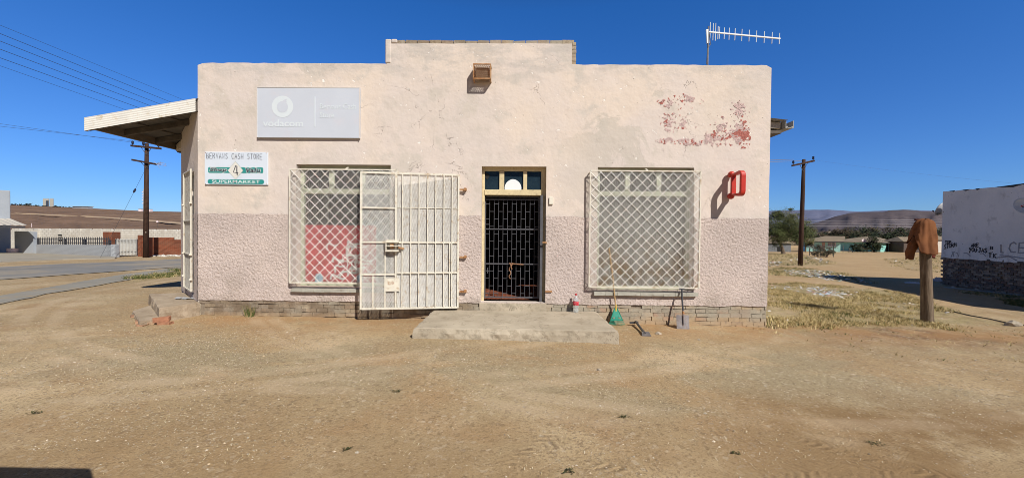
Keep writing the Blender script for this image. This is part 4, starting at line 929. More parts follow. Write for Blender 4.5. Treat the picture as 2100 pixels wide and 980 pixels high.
    # tyre tread prints in the front right of the yard
    def tread(cx, cy, ang, wd, ln):
        dx = t.math('SUBTRACT', x, cx); dy = t.math('SUBTRACT', y, cy); ca, sa = cos(ang), sin(ang)
        u = t.math('ADD', t.math('MULTIPLY', dx, ca), t.math('MULTIPLY', dy, sa)); v = t.math('SUBTRACT', t.math('MULTIPLY', dy, ca), t.math('MULTIPLY', dx, sa))
        v = t.math('ADD', v, t.math('MULTIPLY', t.math('MULTIPLY', u, u), .05))
        w = t.math('ABSOLUTE', v); m1 = t.math('MULTIPLY', t.math('SUBTRACT', 1., t.step(w, wd*.75, wd)), t.math('SUBTRACT', 1., t.step(t.math('ABSOLUTE', u), ln*.6, ln)))
        s_ = t.math('SINE', t.math('MULTIPLY', t.math('ADD', u, t.math('MULTIPLY', w, .8)), 2*pi/.085))
        return t.math('MULTIPLY', t.math('MULTIPLY', m1, s_), t.step(t.noise(3.6, 5, .6), .4, .6))
    tr = tread(.75, 2.85, -.42, .12, .9)
    for a in ((2.35, 2.85, .1, .14, .75), (2.2, 2.62, .05, .12, .8), (.15, 3.0, .9, .1, .5), (3.1, 2.9, -.6, .11, .9)): tr = t.math('ADD', tr, tread(*a))
    c = t.mix(t.math('MULTIPLY', t.math('MULTIPLY', tr, -1., None, True), .3), c, (.20, .13, .075))
    h = t.math('ADD', t.math('MULTIPLY', t.noise(2.2, 5, .6), .8), t.math('ADD', t.math('MULTIPLY', g1, .22), t.math('MULTIPLY', g2, .2)))
    h = t.math('ADD', t.math('ADD', h, hv), t.math('MULTIPLY', tr, .13))
    return c, t.bump(h, .04, .85)
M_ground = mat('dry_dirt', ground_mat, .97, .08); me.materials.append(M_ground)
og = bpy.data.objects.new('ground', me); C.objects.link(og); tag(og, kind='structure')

def drape(name, poly, dz, mt, cell=.5, edge=.0, kind='structure', tagk=None):
    # sheet lying on the ground over a polygon (edge strip of triangles clipped by bmesh bisecting a grid)
    bm = bmesh.new(); x0, x1, y0, y1 = bbox(poly)
    f = bm.faces.new([bm.verts.new((q[0], q[1], 0)) for q in poly])
    for k in range(1, int((x1-x0)/cell)+1): bmesh.ops.bisect_plane(bm, geom=bm.verts[:]+bm.edges[:]+bm.faces[:], plane_co=(x0+k*cell, 0, 0), plane_no=(1, 0, 0))
    for k in range(1, int((y1-y0)/cell)+1): bmesh.ops.bisect_plane(bm, geom=bm.verts[:]+bm.edges[:]+bm.faces[:], plane_co=(0, y0+k*cell, 0), plane_no=(0, 1, 0))
    bmesh.ops.triangulate(bm, faces=bm.faces[:])
    for v in bm.verts:
        v.co.z = gz(v.co.x, v.co.y)+dz
        if edge and len(v.link_edges) and v.is_boundary: v.co.x += edge*fbm(v.co.x, v.co.y, 1.5, 3); v.co.y += edge*fbm(v.co.x, v.co.y, 1.5, 3, 5.)
    if dz > .05:
        r = bmesh.ops.extrude_face_region(bm, geom=bm.faces[:]); 
        for v in [g_ for g_ in r['geom'] if isinstance(g_, bmesh.types.BMVert)]: v.co.z -= dz+.2
        bmesh.ops.recalc_face_normals(bm, faces=bm.faces[:])
    me = bpy.data.meshes.new(name); bm.to_mesh(me); bm.free(); me.materials.append(mt); o = bpy.data.objects.new(name, me); C.objects.link(o)
    if kind: o['kind'] = kind
    return o
def asphalt(t):
    p = t.pos(); c = t.ramp(t.noise(.5, 5, .6), [(.3, (.19, .183, .17)), (.7, (.265, .255, .235))]); c = t.mix(t.math('MULTIPLY', t.step(t.noise(.7, 6, .7, t.sc(p, (.5, .5, 1.))), .45, .62), .7), c, (.38, .315, .225))
    return c, t.bump(t.noise(40, 4), .01)
M_asph = mat('worn_asphalt', asphalt, .9, .2)
def pathm(t):
    c = t.ramp(t.noise(.8, 5, .6), [(.3, (.25, .235, .20)), (.7, (.34, .315, .265))]); c = t.mix(t.step(t.noise(1.7, 6, .7), .52, .68), c, (.38, .29, .18)); return c, t.bump(t.noise(20, 5), .015)
M_path = mat('old_path', pathm, .95, .1)
nr = [G(0, 574), G(370, 548)]; fr_ = [G(0, 548), G(370, 531.5)]
def ext(a, b, t_): return tuple((a+(b-a)*t_)[:2])
drape('road', [ext(nr[0], nr[1], -2.), ext(nr[0], nr[1], 5.), ext(fr_[0], fr_[1], 5.), ext(fr_[0], fr_[1], -2.)], .02, M_asph, 1.2)
pth = [G(-120, 662), G(0, 625), G(100, 603), G(235, 580), G(375, 553), G(420, 545), G(420, 541), G(375, 547), G(255, 563), G(100, 590), G(0, 607), G(-120, 630)]
drape('path', [tuple(q[:2]) for q in pth], .016, M_path, .6, .08)
fc = [G(-200, 521), G(70, 520.5), G(240, 528.5), G(235, 531), G(130, 533), G(0, 538.5), G(-300, 556)]
drape('pavement', [tuple(q[:2]) for q in fc], .055, simple('forecourt_concrete', (.36, .32, .25), .12, 1.3, .9, .15, bscale=10, bd=.01), 1.5)
kb = [G(1935, 588), G(2000, 594), G(2110, 606), G(2110, 609), G(2000, 597), G(1935, 590.5)]
o = drape('path', [tuple(q[:2]) for q in kb], .012, simple('pale_kerb', (.42, .36, .28), .15, 4.), .7)

# ------------------------------------------------------------------ loose cover: grass, litter, gravel, straw
R = random.Random(21)
def scatter(P, n, fn, keep=None):
    x0, x1, y0, y1 = bbox(P); k = tries = 0
    while k < n and tries < n*40:
        tries += 1; x, y = R.uniform(x0, x1), R.uniform(y0, y1)
        if inpoly(x+.3*fbm(x, y, 1.2), y+.3*fbm(x, y, 1.2, 3, 4.), P) and (keep is None or keep(x, y)): fn(x, y); k += 1
def blade(mb, x, y, h, c, lean=.5):
    if 4.8 > x > -6.4 and 7.3 < y < 17.6: return
    z = gz(x, y)-.005; a = R.uniform(0, 2*pi); b = R.uniform(0, 2*pi); w_ = R.uniform(.003, .008); dx, dy = cos(a)*h*lean, sin(a)*h*lean
    s_ = Vector((cos(b)*w_, sin(b)*w_, 0)); p = Vector((x, y, z)); q = p+Vector((dx*.4, dy*.4, h*.65)); e = p+Vector((dx, dy, h))
    mb.add([p-s_, p+s_, q+s_*.7, q-s_*.7, e], [(0, 1, 2, 3), (3, 2, 4)], c)
STR = [(.64, .51, .25), (.54, .42, .19), (.72, .59, .33), (.40, .30, .14), (.24, .19, .08)]; GRN = [(.10, .12, .035), (.14, .15, .05), (.07, .095, .03)]
mb = MB()
def dense(x, y): return fbm(x, y, .55, 3, 12.)+.35*fbm(x, y, 2.2, 2) > -.16+.25*R.random()
def tuft(hm, green, n=7):
    def fn(x, y):
        g_ = R.random() < green+.35*max(0, fbm(x, y, .5, 2, 40.))
        for _ in range(n): blade(mb, x+R.gauss(0, .05), y+R.gauss(0, .05), R.uniform(.25, 1.)*hm, R.choice(GRN if g_ else STR), R.uniform(.3, 1.3))
    return fn
scatter(P_dry, 4200, tuft(.085, .06), dense)
scatter(P_strip, 700, tuft(.12, .42), dense); scatter(P_scrub, 900, tuft(.22, .25), dense); scatter(P_far, 700, tuft(.15, .2), dense); scatter(P_green, 260, tuft(.1, .85)); scatter(P_tr, 90, tuft(.1, .7)); scatter(P_leftg, 420, tuft(.14, .65), dense)
near = wpoly([(1500, 668), (2100, 676), (2100, 760), (1700, 720)]); scatter(near, 110, tuft(.05, .05, 4))
for (px, py) in ((1585, 668), (1575, 672), (1567, 660)): 
    q = G(px, py)
    for _ in range(14): blade(mb, q.x+R.gauss(0, .08), q.y+R.gauss(0, .06), R.uniform(.05, .22), R.choice(STR[:3]+GRN), .5)
tag(mb.build('dry_grass', M_straw), 'dry straw and green grass growing beside the shop and tracks', kind='stuff')
mb = MB()
LC = [(.72, .72, .70), (.80, .79, .76), (.62, .63, .66), (.50, .47, .42), (.46, .52, .58), (.55, .46, .34), (.36, .42, .36), (.55, .34, .28), (.75, .74, .72), (.66, .65, .62), (.7, .69, .66), (.3, .28, .25)]
def trash(sz):
    def fn(x, y):
        if 4.9 > x > -6.4 and 7.2 < y < 17.6: return
        z = gz(x, y)+.01; s_ = sz*R.uniform(.25, .85); a = R.uniform(0, 2*pi); u = Vector((cos(a), sin(a), R.uniform(-.3, .5))).normalized()*s_; v = Vector((-sin(a), cos(a), R.uniform(-.2, .7))).normalized()*s_*R.uniform(.3, .9); p = Vector((x, y, z)); c = R.choice(LC)
        k = Vector((0, 0, s_*R.uniform(.1, .5)))
        mb.add([p-u-v, p+u-v, p+u+v, p-u+v, p+k], [(0, 1, 4), (1, 2, 4), (2, 3, 4), (3, 0, 4)], c)
    return fn
scatter(wpoly([(1600, 553), (1700, 556), (1800, 582), (1720, 577), (1620, 564)]), 330, trash(.115))
scatter(wpoly([(1575, 536), (1600, 536), (1603, 545), (1575, 546)]), 70, trash(.14)); scatter(wpoly([(1630, 526), (1690, 530), (1700, 540), (1620, 537)]), 80, trash(.15))
scatter(wpoly([(1575, 583), (1660, 584), (1770, 600), (1740, 612), (1640, 604), (1575, 590)]), 120, trash(.07)); scatter(wpoly([(1650, 590), (1765, 598), (1745, 608), (1680, 604)]), 90, trash(.075)); scatter(P_dry, 90, trash(.05)); scatter(P_far, 50, trash(.10))
scatter(wpoly([(1930, 582), (2100, 592), (2100, 602), (1930, 588)]), 50, trash(.09)); scatter(wpoly([(235, 523), (285, 523), (290, 528), (235, 529)]), 14, trash(.12))
tag(mb.build('litter', M_litter), 'scattered paper and plastic litter in the dry grass right of the shop', kind='stuff')
mb = MB()
def pebble(x, y, s_, c):
    p = Vector((x, y, gz(x, y)+s_*.12)); vs = [p+Vector((R.uniform(.6, 1)*s_*a, R.uniform(.6, 1)*s_*b, R.uniform(.35, .7)*s_*d)) for a, b, d in ((1, 0, 0), (-1, 0, 0), (0, 1, 0), (0, -1, 0), (0, 0, 1))]
    mb.add(vs, [(0, 2, 4), (2, 1, 4), (1, 3, 4), (3, 0, 4)], c)
PC_ = [(.50, .39, .26), (.60, .50, .37), (.38, .29, .20), (.28, .22, .15), (.55, .42, .27), (.60, .51, .39), (.42, .37, .29)]
yard = wpoly([(-60, 985), (-40, 660), (420, 665), (830, 700), (1270, 700), (1560, 680), (2150, 700), (2160, 985)])
P_gr_ = P_gravel
def gp(x, y):
    d = fbm(x, y, .7, 3, 2.)+.35*fbm(x, y, 3., 2) + (.35 if inpoly(x, y, P_gr_) else 0)
    return R.random() < max(.06, .25+.9*d)
def put(x, y):
    s_ = min(.022, .003+.0024*R.expovariate(1.)); pebble(x, y, s_, R.choice(PC_))
scatter(yard, 24000, put, gp)
tag(mb.build('gravel', M_stone), 'fine gravel strewn over the dirt yard', kind='stuff')
mb = MB()
def strw(x, y):
    a = R.uniform(0, pi); l = R.uniform(.005, .017); z = gz(x, y)+.007; u = Vector((cos(a)*l, sin(a)*l, R.uniform(0, .006))); w_ = Vector((-sin(a), cos(a), 0))*R.uniform(.001, .0024); p = Vector((x, y, z))
    mb.add([p-u-w_, p+u-w_, p+u+w_, p-u+w_], [(0, 1, 2, 3)], R.choice([(.62, .52, .33), (.55, .43, .24), (.68, .6, .44), (.40, .30, .16)]))
scatter(yard, 5200, strw, lambda x, y: R.random() < .35+.8*fbm(x, y, .8, 3, 77.))
scatter([(-6., 6.75), (-1.9, 6.75), (-1.9, 7.42), (-6., 7.42)], 700, strw); scatter([(-2.1, 5.6), (1.9, 5.6), (1.9, 5.95), (-2.1, 5.95)], 240, strw); scatter([(1.7, 6.7), (5.2, 6.7), (5.2, 7.42), (1.7, 7.42)], 260, strw)
tag(mb.build('straw', M_straw), 'bits of dry straw scattered over the dirt yard', kind='stuff')
# single stones and dead leaf clumps one can tell apart
def rock(mb, p, s_, c, flat=.6):
    b = bmesh.new(); bmesh.ops.create_icosphere(b, subdivisions=2, radius=1.); o = R.uniform(0, 50)
    vs = [Vector(p)+Vector((v.co.x*s_, v.co.y*s_*.8, v.co.z*s_*flat))*(1+.45*noise.noise(v.co*1.3+Vector((o, 0, 0)))) for v in b.verts]; b.verts.index_update(); mb.add(vs, [[v.index for v in f.verts] for f in b.faces], c); b.free()
for px, py, s_, lab in ((1229, 759, .028, 'grey-brown stone lying alone in the yard in front of the step'), (732, 928, .016, 'small pale stone near the front of the yard'), (1350, 685, .05, 'flat pale stone on the ground between the hoe and the spade'), (1433, 697, .025, 'small stone in front of the spade'), (2078, 668, .13, 'large grey stone lying beside the thin hose at the right')):
    p = G(px, py); mb = MB(); rock(mb, p+Vector((0, 0, s_*.25)), s_, R.choice([(.34, .29, .23), (.42, .36, .28)])); tag(mb.build('stone', M_stone), lab, 'stone')
labs = ['dark leaf clump on the dirt, lone one in front of the left window', 'dark leaf clump farthest left on the dirt yard', 'dark leaf clump at the bottom edge, right of centre', 'large dark leaf clump at the lower right of the yard', 'small dark leaf clump left of the tyre prints', 'small leaf clump among the tyre prints', 'small leaf clump below the right end of the step']
for (px, py, s_), lab in zip(((812, 803, .05), (70, 848, .05), (1170, 967, .05), (1792, 910, .06), (712, 922, .025), (1280, 855, .03), (1510, 930, .035)), labs):
    p = G(px, py); mb = MB()
    for _ in range(26):
        q = p+Vector((R.gauss(0, s_*.6), R.gauss(0, s_*.35), R.uniform(.003, .02))); a = R.uniform(0, pi); u = Vector((cos(a), sin(a), R.uniform(-.4, .4)))*.012; v = Vector((-sin(a), cos(a), R.uniform(-.3, .3)))*.006
        mb.add([q-u, q-v, q+u, q+v], [(0, 1, 2, 3)], R.choice([(.06, .07, .025), (.10, .09, .04), (.15, .12, .06)]))
    tag(mb.build('leaf_clump', M_straw), lab, 'leaf clump', 'dead leaf clumps on the yard')
mb = MB(); hp = [G(*q) for q in ((1955, 640), (1990, 648), (2030, 655), (2065, 663), (2100, 668), (2140, 673))]
mb.tube([q+Vector((0, 0, .015)) for q in hp], .012, 6); tag(mb.build('hose', M_black), 'thin dark hose lying on the dirt at the right edge', 'hose')

# ------------------------------------------------------------------ post with the jacket
pb, pt = G(1902, 660), None; Yp = pb.y; pt = F(1897, 462, Yp)
lean = Vector((pt.x-pb.x, .0, pt.z-pb.z)); mb = MB(); n = 18; vs = []; rows = 26
for i in range(rows+1):
    t_ = i/rows; c = Vector((pb.x, Yp, pb.z-.1))+lean*t_*1.04
    for j in range(n):
        a = 2*pi*j/n; r_ = (.098-.006*t_+.014*(1-t_)**6)*(1+.07*noise.noise(Vector((cos(a)*2.2, sin(a)*2.2, t_*1.2)))-(.12*max(0, cos(a-3.5))**20)); vs.append(c+Vector((cos(a)*r_, sin(a)*r_, 0)))
mb.add(vs, [(i*n+j, i*n+(j+1) % n, (i+1)*n+(j+1) % n, (i+1)*n+j) for i in range(rows) for j in range(n)]+[tuple(range(rows*n, (rows+1)*n))])
tag(mb.build('wooden_post', M_post, None, True), 'thick weathered wooden post with a brown jacket hung over its top', 'post')
topc = pb+lean*1.02; jk = thing('jacket', 'brown work jacket draped over the top of the wooden post', 'jacket', topc)
def jmat(t):
    c = t.ramp(t.noise(4., 5, .6), [(.3, (.145, .058, .026)), (.7, (.235, .098, .042))]); return c, t.bump(t.noise(220, 2), .002)
M_jack = mat('brown_cloth', jmat, .9, .15); M_lin = simple('dark_lining', (.055, .016, .012), .3, 9., .9)
def hem(a):   # hem depth below the top for an angle a around the post (-pi/2 faces the camera)
    pts = [(-pi, .44), (-2.9, .47), (-2.68, .58), (-2.45, .77), (-2.0, .81), (-pi/2, .83), (-1.15, .80), (-.8, .76), (-.35, .66), (0, .62), (.7, .6), (pi/2, .70), (2.3, .6), (pi, .46)]
    for (a0, h0_), (a1, h1_) in zip(pts, pts[1:]):
        if a0 <= a <= a1: return h0_+(h1_-h0_)*(.5-.5*cos(pi*(a-a0)/(a1-a0)))
    return .6
n, rows = 72, 26; vs = []
for i in range(rows+1):
    t_ = i/rows
    for j in range(n):
        a = -pi+2*pi*j/n; L_ = hem(a)*t_*1.12
        cap = .10
        if L_ < .22: th_ = L_/.22*pi/2; rr, zz_ = .155*sin(th_), -.125*(1-cos(th_))
        else: rr, zz_ = .155+.055*((L_-.22)/.6)+(.06*max(0, cos(a-pi))*((L_-.22)/.6)), -.125-(L_-.22)*.93
        fold = (.024*sin(a*5+.7+1.5*t_)+.008*sin(a*11-1.2*t_+2)+.014*noise.noise(Vector((cos(a)*7, sin(a)*7, t_*6)))+.012*noise.noise(Vector((cos(a)*3, sin(a)*3, t_*3))))*min(1, t_*1.6)
        rr += fold; vs.append(topc+Vector((cos(a)*rr*1.08-.02*t_, sin(a)*rr*.95, zz_+.10+.01*sin(a*3))))
mb = MB(); mb.add(vs, [(i*n+j, (i+1)*n+j, (i+1)*n+(j+1) % n, i*n+(j+1) % n) for i in range(rows) for j in range(n)])
o = mb.build('body', M_jack, jk, True); o.data.materials.append(M_lin); s_ = o.modifiers.new('s', 'SOLIDIFY'); s_.thickness = .004; s_.material_offset = 1; s_.offset = -1
# sleeves hanging at the left back and the right
def sleeve(p0, p1, p2, r0, r1, ph):
    mb = MB(); N_, K = 20, 12; vs = []; p0, p1, p2 = Vector(p0), Vector(p1), Vector(p2)
    for i in range(K+1):
        t_ = i/K; c = p0.lerp(p1, t_).lerp(p1.lerp(p2, t_), t_); r_ = r0+(r1-r0)*t_
        for j in range(N_):
            a = 2*pi*j/N_; q = r_*(1+.18*sin(a*4+ph+t_*5)+.12*sin(t_*16+a)); vs.append(c+Vector((cos(a)*q*1., sin(a)*q*.55, .012*sin(a*3+t_*9))))
    mb.add(vs, [(i*N_+j, i*N_+(j+1) % N_, (i+1)*N_+(j+1) % N_, (i+1)*N_+j) for i in range(K) for j in range(N_)]); return mb
o = sleeve(topc+Vector((-.13, .0, -.28)), topc+Vector((-.27, .03, -.5)), topc+Vector((-.285, .03, -.78)), .10, .065, .4).build('sleeve', M_jack, jk, True); o.modifiers.new('s', 'SOLIDIFY').thickness = .008
o = sleeve(topc+Vector((.17, .06, -.24)), topc+Vector((.25, .07, -.45)), topc+Vector((.22, .06, -.74)), .08, .06, 2.).build('sleeve', simple('red_brown_cloth', (.15, .035, .025), .25, 7.), jk, True); o.modifiers.new('s', 'SOLIDIFY').thickness = .008
mb = MB(); mb.tube([topc+Vector((.02+.13*cos(a), .09+.05*sin(a), .085-.11*max(0, cos(a))**2)) for a in np.linspace(-.2, 2.6, 12)], [.02]*12, 8); mb.build('collar', M_lin, jk, True)

# ------------------------------------------------------------------ white graffiti building on the right
c0 = G(1930, 583); A0 = Vector((c0.x, c0.y)); c1_ = G(2100, 607); A1 = Vector((c1_.x, c1_.y)); dirr = (A1-A0).normalized(); A2 = A0+dirr*9.5
wb = thing('white_building', 'white painted flat-roofed building with dark brick base and scribbled graffiti', 'building', (A0.x+3, A0.y-4, -.1)); Ln = 9.5
nn = Vector((dirr.y, -dirr.x))
if nn.x > 0: nn = -nn
zt0 = F(1935, 393, A0.y).z; q = A0+dirr*((A1-A0).length); zt1 = F(2100, 378, A1.y).z; zbk0 = F(1930, 528, A0.y).z; zbk1 = F(2100, 540, A1.y).z; lv = (A1-A0).length
zt = lambda s_: zt0+(zt1-zt0)*s_/lv; zk = lambda s_: zbk0+(zbk1-zbk0)*s_/lv
def PW(s_, z, o=0.): q = A0+dirr*s_+nn*o; return Vector((q.x, q.y, z))
def wwm(t):
    p = t.pos(); x, y, z = t.xyz(); c = t.ramp(t.noise(.8, 5, .6), [(.3, (.60, .595, .57)), (.6, (.70, .685, .65))]); c = t.mix(t.math('MULTIPLY', t.step(t.noise(2.2, 7, .7), .56, .68), .6), c, (.40, .385, .36))
    s_ = t.math('MULTIPLY', t.step(t.noise(3., 5, .7, t.sc(p, (2., 2., .4))), .52, .7), t.math('SUBTRACT', 1., t.step(z, .95, 1.7))); c = t.mix(t.math('MULTIPLY', s_, .7), c, (.34, .32, .31))
    c = t.mix(t.step(t.noise(9., 4, .6), .7, .74), c, (.17, .15, .14)); return c, t.bump(t.noise(9, 6), .02)
M_ww = mat('stained_white_wall', wwm, .92, .12)
mb = MB(); N_ = 90; vs = []; 
for i in range(N_+1):
    s_ = Ln*i/N_; lo = zk(s_)+.035*fbm(s_, 0, 2.4, 4); hi = zt(s_)-.05*max(0, fbm(s_, 3., 1.4, 3)); vs += [PW(s_, lo, .02), PW(s_, (lo+hi)/2, .02), PW(s_, hi, .02), PW(s_, hi, -.24), PW(s_, lo, -.0)]
mb.add(vs, [(5*i+k, 5*i+5+k, 5*i+6+k, 5*i+1+k) for i in range(N_) for k in range(3)]+[(5*i+4, 5*i+9, 5*i+5, 5*i) for i in range(N_)])
bk = A0-nn*10; mb.box(0, 0, 0, 0, 0, 0)
e0, e1, e2 = PW(0, 0, .02), PW(0, 0, -9.), PW(Ln, 0, -9.); e3 = PW(Ln, 0, .02)
for a, b in ((e0, e1), (e1, e2), (e2, e3)): mb.quad((a.x, a.y, zk(0)-.01), (b.x, b.y, zk(0)-.01), (b.x, b.y, zt0-.03), (a.x, a.y, zt0-.03))
mb.build('wall', M_ww, wb)
mb = MB(); mb.quad(*[(q.x, q.y, zt0-.10) for q in (e0, e1, e2, e3)]); mb.build('roof', M_roof, wb)
mb = MB(); a_, b_ = PW(.05, 0, -.03), PW(Ln, 0, -.03); mb.add([PW(.02, -.6, -.03), PW(Ln, -.6, -.03), PW(Ln, 1.6, -.03), PW(.02, zk(0)+.05, -.03), PW(.02, -.6, -8.9), PW(.02, zk(0)+.05, -8.9)], [(0, 1, 2, 3), (0, 3, 5, 4)]); mb.build('plinth_core', M_mortar, wb)
mb = MB(); rb = random.Random(12); angz = atan2(dirr.y, dirr.x); R3 = Matrix.Rotation(angz, 3, 'Z')
for row in range(26):
    z = zk(0)+.12-row*.082; s_ = (row % 2)*.115-.02
    if z < -.45: break
    while s_ < Ln:
        if z < zk(s_)+.03 and rb.random() > .04: mb.obox(PW(s_+.11, z+(zk(s_)-zk(0))*.0, -.012+rb.uniform(-.012, .01)), (.208, .06, .068), R3, rb.choice([(.13, .10, .085), (.19, .145, .11), (.10, .085, .075), (.23, .19, .15), (.16, .10, .075)]), .007)
        s_ += .23
mb.build('brick_base', M_stone, wb)
mb = MB(); rw = random.Random(2)
for s_, l in ((.35, .3), (1.0, .35), (1.6, .2), (2.5, .9), (4.6, .6)): # broken black coping
    pts = [PW(s_+l*k/6, zt(s_+l*k/6)-.045*sin(pi*k/6)*rw.uniform(.6, 1.6), .026) for k in range(7)]+[PW(s_+l*k/6, zt(s_+l*k/6)+.004, .026) for k in range(6, -1, -1)]
    mb.add(pts, [tuple(range(len(pts)))])
mb.build('broken_coping', M_black, wb)
# the writing: u along the wall, w metres above
PWf = lambda a, b: PW(a, b, .028)
def wp(px, py):   # pixel on this wall -> (s, z)
    v = ray(px, py); t_ = (A0.x*nn.x+A0.y*nn.y+.028)/(v.x*nn.x+v.y*nn.y); p = v*t_; return ((p.x-A0.x)*dirr.x+(p.y-A0.y)*dirr.y, p.z+EYE)
M_paint = simple('black_spray', (.012, .012, .018), .2, 30., .6)
rst = random.getstate(); random.seed(31); mb = MB()
def write(tx, pxa, pxb, ya, yb_, wd=.035, tilt=0., mt_=None):
    mb = MB()
    a = wp(pxa, yb_); b = wp(pxb, yb_); top_ = wp(pxa, ya); n_ = sum(.35 if q in '!.-' else 1 for q in tx); cw = (b[0]-a[0])/n_/1.22; strokes(mb, tx, a, cw, top_[1]-a[1], wd, PWf, 1.22, .06, tilt); mb.build('graffiti', mt_ or M_paint, wb)
write('TOP', 1938, 1951, 494, 501, .04, .01); write('STORM', 1936, 1962, 502, 510, .04, .025); write('ARE', 1991, 2008, 500, 507, .04, .012); write('YOU-JAS', 1987, 2025, 508, 516, .042, .0); write('!!', 2030, 2037, 505, 516, .045); write('T.K', 2027, 2045, 519, 528, .042)
M_faint = simple('faint_spray', (.27, .27, .28), .2, 20.)
write('L', 2052, 2062, 502, 518, .045, 0., M_faint); write('CE', 2068, 2110, 497, 517, .045, 0., M_faint); mb = MB()
for (x_a, y_a_, x_b, y_b_) in ((2045, 528, 2100, 530), (2050, 523, 2085, 534), (1952, 516, 1956, 526), (1958, 516, 1950, 527), (1960, 518, 1966, 526), (1976, 519, 1990, 525), (2010, 520, 2022, 526)):
    a, b = wp(x_a, y_a_), wp(x_b, y_b_); mid = ((a[0]+b[0])/2, (a[1]+b[1])/2+.06); mb.ribbon([PWf(*a), PWf(*mid), PWf(*b)], .035, (nn.x, nn.y, 0))
mb.build('graffiti', M_faint, wb); random.setstate(rst)
def dish(name, label, c, r, axis_, mt, mount):
    t = thing(name, label, 'satellite dish', mount); ax = Vector(axis_).normalized(); f = MB()
    f.lathe(c-ax*.10, [(.02, 0), (r*.35, .012), (r*.65, .045), (r*.88, .085), (r, .115), (r*.99, .122), (r*.87, .093), (r*.64, .053), (r*.33, .02), (.018, .008)], 28, ax); f.build('reflector', mt, t, True)
    f = MB(); low = Vector((0, 0, -1)); low = (low-ax*low.dot(ax)).normalized(); f.tube([c+low*r*.9-ax*.0, c+ax*r*.75+low*r*.55], .008, 6); f.lathe(c+ax*r*.8+low*r*.5, [(.02, 0), (.025, .02), (.02, .06)], 10, -ax); f.build('feed_arm', M_grille, t)
    f = MB(); f.tube([c-ax*.08, c-ax*.16+Vector((0, 0, -.12)), Vector(mount)], .02, 6); f.build('bracket', M_grille, t); return t, ax
a = wp(2103, 423); v_ = ray(2102, 422); dc = v_*((A0.x*nn.x+A0.y*nn.y+.30)/(v_.x*nn.x+v_.y*nn.y))+Vector((0, 0, EYE)); M_dish = simple('white_dish', (.9, .74, .74), .05, 4., .5, .4)
t, ax = dish('satellite_dish', 'white satellite dish with red mark on the graffiti wall', dc, .27, (-.42, -.86, .28), simple('pale_dish', (.84, .90, .92), .04, 4., .5, .4), PW((Vector((dc.x, dc.y))-A0).dot(dirr)+.05, dc.z-.2, .03))
f = MB(); sd = ax.cross(Vector((0, 0, 1))).normalized(); uu = sd.cross(ax); cc = dc+ax*.012
for k in range(3): f.ribbon([cc+ax*.02+sd*(-.05+.06*k)+uu*(.06-.03*k), cc+ax*.02+sd*(-.01+.06*k)+uu*(.02-.03*k)], .03, ax)
f.build('red_mark', M_red, t)
q0 = F(1931, 429, A0.y+.5); dish('satellite_dish', 'grey satellite dish peeking from behind the far corner of the graffiti building', Vector((q0.x-.02, q0.y, q0.z)), .30, (-.25, .8, .35), simple('grey_dish', (.42, .43, .45), .08, 4., .5), (A0.x+.25, A0.y+.5, q0.z-.2))
p = G(1925, 576); mb = MB(); 
for k in range(14): q = p+Vector((R.gauss(0, .16), R.gauss(0, .1), .05)); u = Vector((R.uniform(-1, 1), R.uniform(-1, 1), R.uniform(0, .6))).normalized()*.13; v = Vector((-u.y, u.x, .05)); mb.quad(q-u-v, q+u-v, q+u+v, q-u+v, (.50, .53, .60))
tag(mb.build('plastic_bag', M_litter), 'crumpled pale blue plastic bag in the shade of the white building', 'bag')
p = G(1872, 581); mb = MB()
for k in range(9): q = p+Vector((R.gauss(0, .1), R.gauss(0, .05), .02)); u = Vector((1, R.uniform(-.5, .5), R.uniform(0, .25))).normalized()*.12; v = Vector((-u.y*.5, u.x*.5, .03)); mb.quad(q-u-v, q+u-v, q+u+v, q-u+v, (.8, .79, .77))
tag(mb.build('plastic_bag', M_litter), 'white plastic bag lying on the sunny track left of the post', 'bag')

# ------------------------------------------------------------------ power poles and wires
def crossarm(mb, c, L_, dirx, z): d = Vector((dirx[0], dirx[1], dirx[2] if len(dirx) > 2 else 0)).normalized(); mb.bar(Vector((c.x, c.y-.14, z))-d*L_/2, Vector((c.x, c.y-.14, z))+d*L_/2, .10, .12); return d
def insulator(t, p): f = MB(); f.lathe(p, [(.015, -.02), (.02, .05), (.07, .08), (.075, .13), (.05, .15), (.07, .18), (.065, .25), (.03, .28)], 10); f.build('insulator', M_ins, t)
bp = G(299, 528); tp_ = F(301, 296, bp.y); pl_ = thing('power_pole', 'dark wooden power pole with two crossarms across the road at left', 'power pole', bp)
f = MB(); f.tube([bp+Vector((0, 0, -.3)), bp.lerp(tp_, .5), tp_+Vector((0, 0, .05))], [.16, .135, .105], 12); f.build('pole', M_pole, pl_, True)
def armbetween(t, pa, pb_, Y): a, b = F(*pa, Y), F(*pb_, Y); f = MB(); f.bar(a, b, .11, .12); f.build('crossarm', M_pole, t); return a, b
a, b = armbetween(pl_, (269, 299), (330, 305), bp.y-.17); 
for k in (.05, .41, .92): insulator(pl_, a.lerp(b, k)+Vector((0, 0, .06)))
a, b = armbetween(pl_, (271, 328), (320, 337), bp.y-.17)
f = MB(); pw_ = F(300, 318, bp.y-.12)
for px in (290, 311): f.bar(F(px, 303, bp.y-.16), pw_, .035, .012)
for px, py in ((288, 331), (308, 336)): f.bar(F(px, py, bp.y-.16), F(299, 345, bp.y-.12), .04, .015)
f.build('brace', M_grille, pl_)
f = MB(); rw = random.Random(5); q = F(328, 338, bp.y-.17)
for k in range(7): f.tube([b+Vector((0, 0, .03)), q+Vector((rw.uniform(-.3, .3), rw.uniform(-.2, .2), rw.uniform(-.2, .25))), q+Vector((rw.uniform(-.1, .45), 0, rw.uniform(-.35, .2)))], .012, 5)
f.build('loose_wire', M_palew, pl_)
